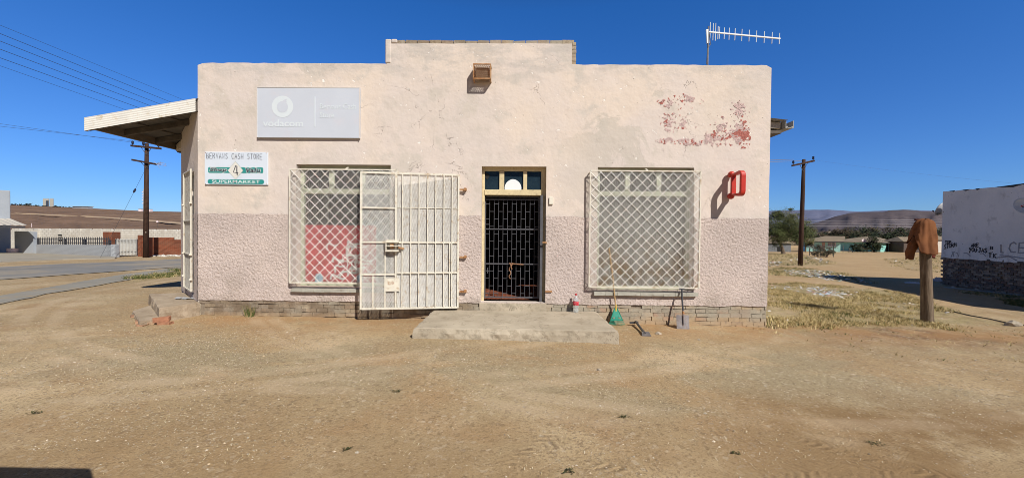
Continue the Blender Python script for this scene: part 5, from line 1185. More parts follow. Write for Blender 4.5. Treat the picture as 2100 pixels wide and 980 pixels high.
f = MB(); f.bar(F(298, 476.5, bp.y-.16), F(300, 476.5, bp.y-.16), .02, .05); f.build('number_plate', M_white, pl_)
f = MB(); g0_, g1_ = F(297, 350, bp.y), G(205, 530); 
tg = thing('guy_wire', 'thin stay wire with dark insulator slanting from the left power pole', 'guy wire', (g1_.x, g1_.y, gz(g1_.x, g1_.y)))
f.tube([g0_, g1_], .0075, 5); f.build('wire', M_wire, tg); f = MB(); m_ = g0_.lerp(g1_, .245); d = (g1_-g0_).normalized(); f.lathe(m_-d*.2, [(.02, 0), (.06, .08), (.06, .24), (.02, .32)], 8, d); f.build('stay_insulator', M_ins, tg)
bp2 = G(1641, 545); tp2 = F(1648.5, 327, bp2.y); p2 = thing('power_pole', 'tall dark wooden power pole with one tilted crossarm right of the shop', 'power pole', bp2)
f = MB(); f.tube([bp2+Vector((0, 0, -.3)), F(1644, 460, bp2.y), F(1646.5, 390, bp2.y), tp2], [.155, .14, .125, .10], 12); f.build('pole', M_pole, p2, True)
a, b = armbetween(p2, (1624, 340), (1670, 330), bp2.y-.16)
for k in (.06, .95): insulator(p2, a.lerp(b, k)+Vector((0, 0, .06)))
f = MB()
for px, py in ((1640, 337), (1657, 333)): f.bar(F(px, py, bp2.y-.15), F(1647, 351, bp2.y-.1), .035, .015)
f.build('brace', M_grille, p2)
def wire(p, q, sag, r, label, group, mt=M_wire, n=14):
    p, q = Vector(p), Vector(q); mb = MB(); mb.tube([p.lerp(q, k/n)-Vector((0, 0, sag*4*(k/n)*(1-k/n))) for k in range(n+1)], r, 4, None, False); tag(mb.build('overhead_wire', mt), label, 'overhead wire', group)
for k, (y0, xe, ye) in enumerate(((68, 327, 213), (85, 309, 220), (100, 289, 224), (116, 271, 227), (133, 248, 230), (149, 225, 235))):
    s_ = (ye-y0)/xe; p = F(-250, y0-250*s_*1.06, 13.); q = F(620, y0+620*s_*.86, 34.); p = p+(p-q)*.8
    wire(p, q, .0, .0105 if k not in (0, 5) else .007, ('highest of the six thin wires slanting down behind the canopy', 'second highest of the six wires slanting down behind the canopy', 'third from the top of the six wires slanting behind the canopy', 'third from the bottom of the six wires slanting behind the canopy', 'second lowest of the six wires slanting down behind the canopy', 'lowest of the six thin wires slanting down behind the canopy')[k], 'wires crossing the sky left of the shop')
ia, ib = F(269, 292, bp.y-.17), F(327, 296, bp.y-.17)
wl = lambda a, b: a+(a-b)*1.2
wire(wl(F(-300, 212, 20.), ia), ia, .0, .009, 'faint wire running left from the left power pole, upper one', 'faint wires of the left power pole'); wire(wl(F(-300, 226, 20.), F(294, 292, bp.y-.17)), F(294, 292, bp.y-.17), .0, .009, 'faint wire running left from the left power pole, lower one', 'faint wires of the left power pole')
wire(ib, F(700, 350, 60.), .2, .012, 'faint wire running right from the left power pole behind the canopy', 'faint wires of the left power pole')
for k, (ya_, yb_) in enumerate(((326, 322), (330, 324))): wire(F(1480, ya_+6, 30.), F(1668 if k else 1628, yb_+5, bp2.y-.16), .0, .016, ('upper pale wire between the shop roof and right pole', 'lower pale wire between the shop roof and right pole')[k], 'pale wires at the right power pole', M_palew)
wire(F(1668, 328, bp2.y-.16), F(2300, 395, 16.), .15, .003, 'faint wire running from the right pole over the white building', 'pale wires at the right power pole', M_palew)
for k, (ya_, yb_) in enumerate(((452, 449), (455.5, 454), (459, 458), (462.5, 461), (465, 465))):
    wire(F(1560, ya_+1, 58.), F(2120, yb_-3, 50.), .12, .02, ('topmost of five pale wires crossing in front of the mountains', 'second from the top of five pale wires before the mountains', 'middle one of five pale wires before the mountains', 'second from the bottom of five pale wires before the mountains', 'lowest of five pale wires crossing in front of the mountains')[k], 'pale wires in front of the mountains', M_palew)

# ------------------------------------------------------------------ left side: grey shop, walls, fence, gate
def seg(name, label, cat, pxa, pxb, toppx, mt, thick=.22, topb=None, parent=None, below=.4):
    a, b = G(*pxa), G(*pxb); za = F(pxa[0], toppx, a.y).z; zb_ = F(pxb[0], topb if topb else toppx, b.y).z; d = Vector((b.x-a.x, b.y-a.y)).normalized(); n_ = Vector((-d.y, d.x))*thick
    mb = MB(); v = [(a.x, a.y, a.z-below), (b.x, b.y, b.z-below), (b.x, b.y, zb_), (a.x, a.y, za)]; v += [(x+n_.x, y+n_.y, z) for x, y, z in v]
    mb.add(v, [(0, 1, 2, 3), (5, 4, 7, 6), (3, 2, 6, 7), (1, 5, 6, 2), (4, 0, 3, 7)]); o = mb.build(name, mt, parent)
    if label: tag(o, label, cat)
    return o, a, b, za, zb_
M_greyw = simple('grey_painted_wall', (.37, .40, .43), .06, 1.2, .9, .15)
def blocks(name, c1, c2, mo, bw, bh, ms, stain):
    def fn(t):
        p = t.pos(); x, y, z = t.xyz(p); cv = t.node('ShaderNodeCombineXYZ'); t.put(cv.inputs[0], t.math('ADD', x, t.math('MULTIPLY', y, .45))); t.put(cv.inputs[1], z)
        n = t.node('ShaderNodeTexBrick'); t.put(n.inputs['Vector'], cv.outputs[0]); n.inputs['Scale'].default_value = 1.; n.inputs['Brick Width'].default_value = bw; n.inputs['Row Height'].default_value = bh; n.inputs['Mortar Size'].default_value = ms; n.inputs['Mortar Smooth'].default_value = .4
        t.put(n.inputs['Color1'], c1); t.put(n.inputs['Color2'], c2); t.put(n.inputs['Mortar'], mo)
        c = t.mix(t.math('MULTIPLY', t.step(t.noise(.9, 6, .65), .45, .65), .7), n.outputs['Color'], stain); return c, t.bump(n.outputs['Fac'], .02, -.6)
    return mat(name, fn, .95, .1)
M_blk = blocks('white_blocks', (.66, .63, .56), (.60, .57, .50), (.40, .37, .32), .45, .225, .022, (.50, .46, .39)); M_gb = blocks('grey_bricks', (.44, .46, .475), (.40, .42, .44), (.31, .32, .33), .25, .09, .014, (.37, .385, .40)); M_rb = blocks('red_bricks', (.20, .058, .03), (.26, .085, .045), (.20, .11, .07), .23, .085, .012, (.15, .055, .032))
# low grey wall with palisade on top
lw, a, b, za, zb_ = seg('low_wall', 'low grey painted brick wall carrying a dark spiked fence, across the road', 'wall', (68, 519), (228, 527.5), 501, M_gb, .22, 502.5)
d = (b-a); cnt = 37
pf = thing('palisade_fence', 'dark spiked palisade fence on top of the low grey wall', 'fence', a); f = MB()
for k in range(cnt):
    q = a+d*(.045+.915*k/(cnt-1)); zt_ = za+(zb_-za)*k/cnt; f.box(q.x-.022, q.x+.022, q.y+.06, q.y+.09, zt_+.003, zt_+.52); f.add([(q.x-.022, q.y+.06, zt_+.52), (q.x+.022, q.y+.06, zt_+.52), (q.x, q.y+.075, zt_+.62)], [(0, 1, 2)])
f.build('spikes', M_dark, pf)
f = MB()
for h_ in (.14, .40): f.bar(a+d*.03+Vector((0, .11, za-a.z+h_)), a+d*.97+Vector((0, .11, zb_-b.z+h_)), .03, .045)
f.build('rails', M_dark, pf)
for k in (.035, .42, .66, .955): q = a+d*k; f = MB(); f.box(q.x-.1, q.x+.1, q.y+.12, q.y+.2, za, za+.52); f.build('fence_post', M_dark, pf)
# brick pillars
def pillar(label, px0, px1, py1, py0, mt, dep=0.):
    p = G((px0+px1)/2, py1); Y = p.y+dep; x0_, x1_ = F(px0, py1, Y).x, F(px1, py1, Y).x; zt_ = F(px0, py0, Y).z; f = MB(); f.box(x0_, x1_, Y, Y+(x1_-x0_), p.z-.3, zt_); f2 = bevel(f.build('brick_pillar', mt), .015, 1); tag(f2, label, 'pillar', 'brick pillars across the road'); return Y
pillar('grey end pillar of the low wall left of the palisade gate', 227, 236, 528, 501, M_gb)
pillar('red brick pillar rising behind the right end of the low grey wall', 211, 229, 526, 475.5, M_rb, .5)
pillar('left one of the two orange brick pillars beside the gate and pole', 282, 288, 526, 482, M_rb); pillar('right one of the two orange brick pillars, directly beside the pole', 290, 302, 527, 487, M_rb)
# gate
a, b = G(237, 526), G(281, 525); gt_ = thing('palisade_gate', 'pale upright palisade gate between the low grey wall and brick pillars', 'gate', a); zt_ = F(237, 494, a.y).z
for k in range(15):
    q = a.lerp(b, (k+.4)/15); f = MB(); f.box(q.x-.035, q.x+.035, q.y-.02, q.y, q.z+.08, zt_+.1); f.add([(q.x-.035, q.y-.01, zt_+.1), (q.x+.035, q.y-.01, zt_+.1), (q.x, q.y-.01, zt_+.2)], [(0, 1, 2)]); f.build('pale', simple('galvanised_pale', (.55, .54, .5), .1, 3.) if k == 0 else MATS['galvanised_pale'], gt_)
f = MB()
for h_ in (.3, 1.0): f.bar(a+Vector((0, .02, h_)), b+Vector((0, .02, h_)), .03, .05)
f.bar(Vector((a.x, a.y-.03, zt_+.03)), Vector((b.x, b.y-.03, zt_+.03)), .02, .05); f.build('rail', M_dark, gt_)
for q in (a, b): f = MB(); f.box(q.x-.04, q.x+.04, q.y, q.y+.08, q.z, zt_+.12); f.build('gate_post', M_dark, gt_)
# red brick wall
rw_ = thing('red_brick_wall', 'long red-brown brick wall behind the left power pole', 'wall', G(340, 525)); _, a, b, za, zb_ = seg('wall_section', None, None, (302, 525), (357, 524), 487, M_rb, .23, 487, rw_); seg('wall_section', None, None, (357, 524), (470, 521), 491.5, M_rb, .23, 491.5, rw_)
rst2 = random.getstate(); random.seed(3); mb = MB(); strokes(mb, 'NO', (F(359, 503, a.y-.1).x, F(359, 503, a.y-.1).z), .18, .2, .05, lambda u, v: Vector((u, a.y-.16, v)), 1.4); strokes(mb, 'SR', (F(360, 509, a.y-.1).x, F(359, 509, a.y-.1).z), .18, .15, .05, lambda u, v: Vector((u, a.y-.16, v)), 1.4); random.setstate(rst2)
mb = MB(); rr_ = random.Random(14)
for k in range(150):
    q = G(rr_.uniform(303, 400), rr_.uniform(522.5, 526.5)); rock(mb, q+Vector((0, 0, .03)), rr_.uniform(.05, .13), rr_.choice([(.55, .52, .46), (.45, .41, .35), (.62, .6, .55), (.38, .33, .27)]))
tag(mb.build('rubble', M_stone), 'pale rubble stones heaped along the foot of the red brick wall', kind='stuff')
# white block wall behind
bwz = 40.; a, b = F(22, 468, bwz), F(480, 470, 37.); t = thing('block_wall', 'long white block wall with dark openings behind the palisade fence', 'wall', (a.x, a.y, -.6)); mb = MB(); n = 21; d = b-a
hl = [F(px, 486, bwz) for px in (120, 127, 230, 234)]
for k in range(n):   # panels with rounded shoulders so that small notches show along the top
    p, q = a+d*(k/n), a+d*((k+1)/n); w_ = (q-p); v = [(p.x, p.y, -1.2), (q.x, q.y, -1.2), (q.x, q.y, q.z-.28), (q.x-.16, q.y, q.z-.03), (p.x+.16, p.y, p.z-.03), (p.x, p.y, p.z-.28)]; v2 = [(x, y+.2, z) for x, y, z in v]
    m_ = len(v); mb.add(v+v2, [tuple(range(m_)), tuple(range(2*m_-1, m_-1, -1))]+[(i, (i+1) % m_, m_+(i+1) % m_, m_+i) for i in range(m_)])
mb.build('wall_panels', M_blk, t)
for px0, px1, py0, py1 in ((120.5, 127, 480.5, 494), (229.5, 234, 481, 495)):
    f = MB(); u = F(px0, py0, 39.); v = F(px1, py1, 39.); k = (u.x-a.x)/d.x; Yq = a.y+d.y*k; u = F(px0, py0, Yq); v = F(px1, py1, Yq); f.box(u.x, v.x, Yq-.06, Yq+.0, v.z, u.z); o = f.build('opening', M_black, t)
    g = MB(); 
    for j in (1, 2): z = v.z+(u.z-v.z)*j/3; g.box(u.x-.05, v.x+.05, Yq-.1, Yq-.061, z-.05, z+.05)
    g.build('opening_slat', M_blk, o)
f = MB()
for px in (66, 172, 279): q = F(px, 490, 39.2); f.box(q.x-.2, q.x+.2, q.y-.12, q.y+.4, -1., a.z+.02)
f.build('wall_pier', M_blk, t)
# grey shop with veranda
gp0 = G(12, 517.5); Yg0 = gp0.y; gs = thing('grey_shop', 'grey painted shop with corrugated veranda roof across the road, cut by the frame', 'shop', (gp0.x-6, Yg0, gp0.z))
P0 = F(22.5, 517, Yg0); xr = P0.x; ztp = F(22.5, 391, Yg0).z; fd = Vector((-.45, -.893)); sd_ = Vector((-.893, .45)); nf = Vector((.893, -.45)); P2 = Vector((P0.x, P0.y))
def fp(a, o, z): q = P2+fd*a+nf*o; return Vector((q.x, q.y, z))
cs4 = [P2, P2+fd*13, P2+fd*13+sd_*9, P2+sd_*9]; mb = MB(); mb.add([(q.x, q.y, -.9) for q in cs4]+[(q.x, q.y, ztp) for q in cs4], [(0, 1, 5, 4), (1, 2, 6, 5), (2, 3, 7, 6), (3, 0, 4, 7), (4, 5, 6, 7)]); bevel(mb.build('wall', M_greyw, gs), .05, 2)
ov = 3.0
for _k in range(30):
    q = fp(0, ov, 0); 
    v_ = Vector((q.x, q.y, 1.9-EYE)); px_ = CW/2+FPX*v_.dot(rgt)/v_.dot(fwd)
    ov += (57-px_)*.02
ze = F(57, 462.5, fp(0, ov, 0).y).z; zu = F(22, 448.5, Yg0).z; mb = MB(); n = 150; vs = []
for k in range(n+1):
    dz = .03*sin(k*1.5); vs += [fp(12*k/n, ov, ze+dz), fp(12*k/n, .02, zu+dz)]
mb.add(vs, [(2*i, 2*i+1, 2*i+3, 2*i+2) for i in range(n)]); mb.build('veranda_roof', simple('veranda_sheet', (.50, .46, .40), .1, 3.), gs)
mb = MB(); mb.bar(fp(.1, ov-.1, ze-.12), fp(12, ov-.1, ze-.12), .08, .14); mb.build('veranda_beam', M_dark, gs)
_ = seg('side_wall', None, None, (30, 518.8), (69, 519.5), 474, M_greyw, .22, 475.5, gs)
mb = MB(); mb.add([fp(.8, .02, gp0.z), fp(2.4, .02, gp0.z), fp(2.4, .02, gp0.z+2.1), fp(.8, .02, gp0.z+2.1)], [(0, 1, 2, 3)]); mb.build('doorway', M_black, gs)
# white tub
p = G(27, 519); t = thing('white_tub', 'white rounded tub standing below the grey veranda', 'tub', p); f = MB(); f.lathe(p, [(.25, 0), (.33, .04), (.35, .2), (.33, .34), (.28, .36)], 16); f.build('tub_body', M_dish, t, True); f = MB(); f.lathe(p+Vector((0, 0, .34)), [(.35, 0), (.36, .03), (.30, .05)], 16); f.build('rim', M_dish, t)
# ------------------------------------------------------------------ hills and mountains
def hill(name, ridge, D, Yb, zb_, mt, bump_, seed, rows=26, cols=260, smooth=True):
    xs = [F(q[0], q[1], D).x for q in ridge]; zs = [F(q[0], q[1], D).z for q in ridge]; vs = []
    for j in range(rows+1):
        t_ = j/rows
        for i in range(cols+1):
            x = xs[0]+(xs[-1]-xs[0])*i/cols; zr = float(np.interp(x, xs, zs)); Y = Yb+(D-Yb)*t_; k = Y/D
            z = zb_+(zr-zb_)*(t_**1.25); amp = bump_*sin(pi*min(1, t_*1.0))*(1 if t_ < 1 else 0)
            z += amp*(fbm(x/D*14, t_*2.5, 1., 5, seed)-abs(noise.noise(Vector((x/D*22, t_*1.2, seed))))*.8)
            if t_ >= 1: z += bump_*.06*fbm(x/D*60, 0, 1., 3, seed)
            vs.append((x*(.55+.45*k) if False else x*k+ (0), Y, z))
    n = cols+1; mb = MB(); mb.add(vs, [(j*n+i, j*n+i+1, (j+1)*n+i+1, (j+1)*n+i) for j in range(rows) for i in range(cols)])
    return tag(mb.build(name, mt, None, smooth), kind='structure')
def hillm(name, cols, sc, haze, haze_col):  # distance haze is mixed into the base colour
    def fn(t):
        p = t.pos(); q = t.sc(p, (sc, sc*.4, sc*2.2)); c = t.ramp(t.noise(1., 8, .68, q), [(.32, cols[0]), (.5, cols[1]), (.66, cols[2])]); c = t.mix(t.math('MULTIPLY', t.step(t.noise(4., 6, .75, q), .47, .62), .75), c, tuple(v*.5 for v in cols[0])); return t.mix(haze, c, haze_col)
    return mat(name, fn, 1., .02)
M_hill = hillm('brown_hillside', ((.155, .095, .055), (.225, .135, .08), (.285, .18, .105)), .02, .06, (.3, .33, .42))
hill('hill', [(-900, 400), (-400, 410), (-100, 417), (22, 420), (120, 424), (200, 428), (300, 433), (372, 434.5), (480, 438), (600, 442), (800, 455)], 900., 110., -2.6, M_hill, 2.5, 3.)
# pale track across the hill
def on_hill(px, py):
    v = ray(px, py); t_ = .1
    ok, loc, nrm, idx, ob, mx = bpy.context.scene.ray_cast(bpy.context.evaluated_depsgraph_get(), Vector((0, 0, EYE))+v.normalized()*60, v.normalized()); return loc if ok else F(px, py, 500.)
bpy.context.view_layer.update()
pts = [on_hill(*q) for q in ((22, 439), (70, 440.5), (130, 443.5), (190, 446), (250, 450), (310, 454.5), (372, 460.5), (400, 463))]
mb = MB(); vs = []
for q in pts: vs += [q+Vector((0, -.5, .25)), q+Vector((0, 5., 1.5))]
mb.add(vs, [(2*i, 2*i+1, 2*i+3, 2*i+2) for i in range(len(pts)-1)]); tag(mb.build('path', simple('hill_track', (.42, .31, .20), .2, .1)), kind='structure')
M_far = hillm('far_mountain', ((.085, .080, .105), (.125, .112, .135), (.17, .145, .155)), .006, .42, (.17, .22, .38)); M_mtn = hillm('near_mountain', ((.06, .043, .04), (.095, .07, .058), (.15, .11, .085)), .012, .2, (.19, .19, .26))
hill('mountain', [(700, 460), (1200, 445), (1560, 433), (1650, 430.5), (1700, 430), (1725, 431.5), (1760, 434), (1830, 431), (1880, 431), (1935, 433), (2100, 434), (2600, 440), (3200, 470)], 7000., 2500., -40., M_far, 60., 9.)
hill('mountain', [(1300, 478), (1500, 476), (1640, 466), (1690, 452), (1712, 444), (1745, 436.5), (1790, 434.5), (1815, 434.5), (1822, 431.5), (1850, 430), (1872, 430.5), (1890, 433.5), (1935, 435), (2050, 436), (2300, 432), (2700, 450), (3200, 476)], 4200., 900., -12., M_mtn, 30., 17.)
# ------------------------------------------------------------------ trees and bushes
def tree(name, label, cat, base, crown, n, cols, leaf, trunk=None, group=None, clumps=60, seed=1, hollow=.35, parentobj=True):
    rt = random.Random(seed); base = Vector(base); t = thing(name, label, cat, base, group); f = MB(); cl = []
    for (c, r) in crown:
        m_ = int(clumps*r[0]*r[2]/sum(q[1][0]*q[1][2] for q in crown))+3
        for _ in range(m_):
            v = Vector((rt.gauss(0, 1), rt.gauss(0, 1), rt.gauss(0, 1))).normalized()*(rt.uniform(hollow, 1)**.6); cl.append((Vector(c)+Vector((v.x*r[0], v.y*r[1], v.z*r[2])), rt.uniform(.14, .30)*min(r), rt.choice(cols), rt.uniform(.6, 1.25)))
    per = max(4, n//len(cl))
    for c, s_, col, br in cl:
        for _ in range(per):
            q = base+c+Vector((rt.gauss(0, s_), rt.gauss(0, s_), rt.gauss(0, s_*.8))); u = Vector((rt.gauss(0, 1), rt.gauss(0, 1), rt.gauss(0, 1))).normalized()*leaf*rt.uniform(.6, 1.3); w_ = u.orthogonal().normalized()*leaf*.42; k = br*rt.uniform(.75, 1.25)
            f.add([q-u, q-w_, q+u, q+w_], [(0, 1, 2, 3)], tuple(min(1, x*k) for x in col))
    f.build('crown' if cat == 'tree' else 'foliage', M_leaf, t)
    if trunk:
        f = MB(); f.tube([base+Vector((0, 0, -.1))]+[base+Vector(q) for q, _ in trunk], [trunk[0][1]*1.35]+[r for _, r in trunk], 8)
        tip = base+Vector(trunk[-1][0]); 
        for c, s_, col, br in rt.sample(cl, min(len(cl), 16)):
            e = base+c; m_ = tip.lerp(e, .5)+Vector((rt.gauss(0, .15), 0, .1)); f.tube([tip, m_, e], [trunk[-1][1]*.7, trunk[-1][1]*.4, trunk[-1][1]*.12], 6)
        f.build('trunk' if cat == 'tree' else 'stems', simple(name+'_bark', (.16, .12, .085), .3, 5.) if name+'_bark' not in MATS else MATS[name+'_bark'], t)
    return t
OL = [(.085, .105, .035), (.11, .125, .045), (.055, .07, .025), (.135, .135, .055)]
tb = G(1606, 521)
tree('broad_tree', 'rounded olive-green tree with forked trunk right of the shop corner', 'tree', tb, [((-.5, 0, 3.9), (2.5, 2.3, 2.2)), ((1.3, .2, 3.8), (2.0, 1.9, 1.9)), ((-1.6, -.2, 2.8), (1.9, 1.6, 1.6)), ((.2, 0, 5.4), (1.8, 1.5, 1.0)), ((2.4, 0, 3.0), (1.4, 1.2, 1.5))], 21000, OL, .105, [((.0, 0, .3), .26), ((-.25, 0, 1.1), .2), ((-.45, 0, 1.6), .17)], None, 130, 5)
tb2 = G(1652, 517); tree('slim_tree', 'thin leafy tree close behind the right power pole', 'tree', tb2, [((.1, 0, 3.8), (1.3, 1.2, 1.9)), ((-1.0, 0, 3.3), (1.4, 1.0, 1.8)), ((.2, 0, 2.2), (1.1, .9, 1.1))], 8000, OL+[(.14, .125, .05)], .105, [((0, 0, .4), .1), ((.0, 0, 1.6), .08)], None, 50, 8)
BR = [(.075, .058, .032), (.06, .052, .026), (.11, .08, .05)]; DG = [(.022, .034, .018), (.034, .045, .02), (.05, .055, .026)]; bushes = [(1688, 512, 4.2, 2.2, BR), (1745, 492, 7., 3., BR), (1768, 490, 7.5, 3.3, DG), (1795, 490, 8., 3.4, DG), (1822, 492, 8.5, 3.6, BR), (1850, 490, 9.5, 4., BR), (1880, 492, 10., 4.2, DG), (1908, 490, 9., 4.2, DG), (1935, 492, 9.5, 4.4, DG), (1665, 487, 6., 2.0, DG), (1725, 485, 6.5, 1.8, DG), (1700, 488, 6., 1.6, BR)]
bl = ['scrubby brownish', 'rusty brown', 'dark green', 'deep green', 'brown green', 'tall rusty brown', 'tall dark green', 'dense green', 'dense dark', 'low dark', 'small dark', 'low brown']
pl2 = ['right of the right power pole', 'between the two turquoise houses', 'left above the dish roof', 'above the middle of the dish house roof', 'above the right end of the dish house roof', 'right of the dish house roof', 'left of the hung jacket', 'directly behind the hung jacket', 'at the edge of the white building', 'behind the left turquoise house roof', 'above the gap between the houses', 'above the right end of the left house']
for k, (px, py, w_, h_, cols) in enumerate(bushes):
    if k == 0: continue
    Y = 105.+6*(k % 3)+(25 if k > 8 else 0); x = F(px, 480, Y).x; z = gz(x, Y); zt_ = F(px, 462+(0 if k < 9 else 8)+(k % 4)*1.6, Y).z; hh_ = zt_-z
    tree('far_tree', bl[k]+' bushy tree '+pl2[k], 'tree', (x, Y, z), [((0, 0, hh_*.52), (w_*.85, 2.5, hh_*.48)), ((w_*.5*(-1)**k, 0, hh_*.36), (w_*.8, 2.2, hh_*.38))], 2600, cols, .30, [((0, 0, .6), .2), ((0, 0, 1.4), .15)], 'trees behind the turquoise houses', 40, 30+k)
# ------------------------------------------------------------------ turquoise houses
def house(label, pxl, pxr, pyb, pye, pyr, depth, mt, roofm, wins, doors, gable=None, roofx=None):
    a, b = G(pxl, pyb), G(pxr, pyb); Y = (a.y+b.y)/2; a = F(pxl, pyb, Y); b = F(pxr, pyb, Y); ze_ = F(pxl, pye, Y).z; zr = F(pxl, pyr, Y).z; zb_ = min(a.z, b.z)
    t = thing('turquoise_house', label, 'house', ((a.x+b.x)/2, Y, zb_), 'small turquoise houses'); f = MB(); f.box(a.x, b.x, Y, Y+depth, zb_-.3, ze_); 
    f.build('wall', mt, t)
    rl, rr = (F(roofx[0], pyr, Y+depth/2).x, F(roofx[1], pyr, Y+depth/2).x) if roofx else (a.x+1., b.x-1.)
    zr = F((pxl+pxr)/2, pyr, Y+depth/2).z
    o_ = .45; A_, B_, C_, D_ = (a.x-o_, Y-o_, ze_-.05), (b.x+o_, Y-o_, ze_-.05), (b.x+o_, Y+depth+o_, ze_-.05), (a.x-o_, Y+depth+o_, ze_-.05); r1, r2 = (rl, Y+depth/2, zr), (rr, Y+depth/2, zr)
    f = MB(); f.add([A_, B_, C_, D_, r1, r2], [(0, 1, 5, 4), (1, 2, 5), (2, 3, 4, 5), (3, 0, 4)]); o = f.build('roof', roofm, t); o.modifiers.new('s', 'SOLIDIFY').thickness = .08
    f = MB(); f.bar((a.x-o_, Y-o_-.02, ze_-.14), (b.x+o_, Y-o_-.02, ze_-.14), .04, .16); f.build('fascia_board', M_dark, t)
    for x0, x1, y0, y1 in wins:
        u, v = F(x0, y1, Y-.04), F(x1, y0, Y-.04); f = MB(); W_ = .07
        f.box(u.x, v.x, Y-.05, Y-.003, u.z, u.z+W_); f.box(u.x, v.x, Y-.05, Y-.003, v.z-W_, v.z); n = 4
        for k in range(n+1): x = u.x+(v.x-u.x)*k/n; f.box(x-.03, x+.03, Y-.049, Y-.004, u.z+W_, v.z-W_)
        f.box(u.x-.1, v.x+.1, Y-.12, Y-.003, u.z-.09, u.z-.004)
        fo = f.build('window', M_dish, t); f = MB(); f.box(u.x+.01, v.x-.01, Y-.02, Y-.002, u.z+.02, v.z-.02); f.build('pane', simple('curtained_pane', (.30, .29, .28), .5, 2., .3, .5) if 'curtained_pane' not in MATS else MATS['curtained_pane'], fo)
    for x0, x1, y0, mt_ in doors: u, v = F(x0, pyb, Y-.04), F(x1, y0, Y-.04); f = MB(); f.box(u.x, v.x, Y-.05, Y-.003, zb_, v.z); f.build('door', mt_, t)
    return t, Y
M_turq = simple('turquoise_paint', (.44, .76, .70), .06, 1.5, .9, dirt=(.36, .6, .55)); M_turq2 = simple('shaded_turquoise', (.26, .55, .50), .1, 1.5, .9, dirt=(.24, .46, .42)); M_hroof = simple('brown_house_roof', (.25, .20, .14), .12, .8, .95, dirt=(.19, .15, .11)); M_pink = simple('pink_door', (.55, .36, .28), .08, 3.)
h1, Yh = house('left turquoise house with pale pink door, behind the low bushes', 1659, 1715, 516, 494, 484, 6., M_turq, M_hroof, [(1665.5, 1673, 495.5, 504), (1696, 1708, 495, 504.5)], [(1686, 1691.5, 496, M_pink)], None, (1668, 1700)); h1.rotation_euler.z = radians(-33)
h2, Yh2 = house('right turquoise house with dark hedge and white dish in front', 1789, 1853, 516.5, 496.5, 485.5, 8.5, M_turq2, M_hroof, [(1827, 1843, 499, 507.5)], [(1813, 1821, 498, M_black)], None, (1800, 1842)); h2.rotation_euler.z = radians(26)
a = G(1772, 516); dd = F(1772, 493.5, Yh2-3.); dish('satellite_dish', 'white satellite dish in front of the right turquoise house roof', Vector((dd.x, Yh2-3., dd.z)), .35, (-.3, -.8, .35), M_dish, (dd.x+.05, Yh2-2.9, -1.2))
hb_ = G(1778, 516.5); hw = (F(1810, 510, Yh2-2.5).x-F(1748, 510, Yh2-2.5).x)/2
tree('hedge', 'dark rounded hedge in front of the right turquoise house', 'hedge', (F(1778, 516, Yh2-3.5).x, Yh2-3.5, gz(10, Yh2-3.5)), [((-hw*.5, 0, .8), (hw*.55, .9, .85)), ((hw*.35, 0, .9), (hw*.6, .9, .95))], 3800, DG, .13, [((0, 0, .2), .08), ((0, 0, .5), .06)], None, 70, 61)
q = F(1789, 516, Yh2-3.8); tree('yard_tree', 'small tree rising out of the dark hedge by the right turquoise house', 'tree', (q.x, Yh2-3.8, gz(q.x, Yh2-3.8)), [((0, 0, 2.2), (.9, .7, .8)), ((.4, 0, 1.4), (.9, .7, .7))], 1500, DG+OL[:1], .12, [((0, 0, .5), .07), ((0, 0, 1.4), .05)], None, 36, 62)
for k, (px, py, w_, h_) in enumerate(((1677, 527, .65, 1.35), (1696, 527, .75, 1.3))):
    q = G(px, py); tree('shrub', ('grey twiggy shrub left of the pink door of the turquoise house', 'grey twiggy shrub right of the pink door of the turquoise house')[k], 'shrub', q, [((0, 0, h_*.55), (w_, w_, h_*.5))], 900, [(.10, .08, .06), (.13, .10, .08), (.07, .07, .04)], .09, [((0, 0, .15), .05), ((0, 0, .4), .04)], 'shrubs before the left turquoise house', 26, 70+k)
for k, (px, pyb, pyt, dx) in enumerate(((1660, 524, 508, 0), (1682, 526, 503, 0), (1709, 527, 497, 0), (1729, 517, 503, 0), (1741, 518, 508, 0))):
    q = G(px, pyb); zt_ = F(px, pyt, q.y).z; f = MB(); f.tube([q+Vector((0, 0, -.1)), Vector((q.x, q.y, zt_))], .05, 6)
    if k in (2, 4): f.tube([Vector((q.x-.05, q.y, zt_-.9 if k == 2 else zt_-.2)), G(px-16 if k == 2 else px+9, pyb)], .06, 6)
    if k == 0: f.tube([Vector((q.x, q.y, zt_-.4)), G(px+11, pyb+1)], .05, 6)
    tag(f.build('fence_post', M_timber), ('leftmost leaning-braced fence post before the left turquoise house', 'slim fence post between the two grey shrubs', 'taller fence post with pale slanting brace right of the shrubs', 'short fence post at the right corner of the left turquoise house', 'short braced fence post left of the dark hedge')[k], 'fence post', 'fence posts before the turquoise houses')
# more buildings far right behind jacket and far left behind tree
def shed(label, pxl, pxr, pyb, pyt, Y, mt, dep=4.):
    a, b = F(pxl, pyb, Y), F(pxr, pyt, Y); t = thing('small_house', label, 'house', ((a.x+b.x)/2, Y, a.z)); f = MB(); f.box(a.x, b.x, Y, Y+dep, a.z-.4, b.z); f.build('wall', mt, t)
    f = MB(); o_ = .3; w_ = (b.x-a.x); f.add([(a.x-o_, Y-o_, b.z), (b.x+o_, Y-o_, b.z), (b.x+o_, Y+dep+o_, b.z), (a.x-o_, Y+dep+o_, b.z), (a.x+w_*.2, Y+dep/2, b.z+.9), (b.x-w_*.2, Y+dep/2, b.z+.9)], [(0, 1, 5, 4), (1, 2, 5), (2, 3, 4, 5), (3, 0, 4)]); f.build('roof', M_hroof, t)
    f = MB(); x = a.x+w_*.55; f.box(x, x+w_*.2, Y-.04, Y-.003, b.z-1.4, b.z-.6); f.build('window', M_black, t); return t
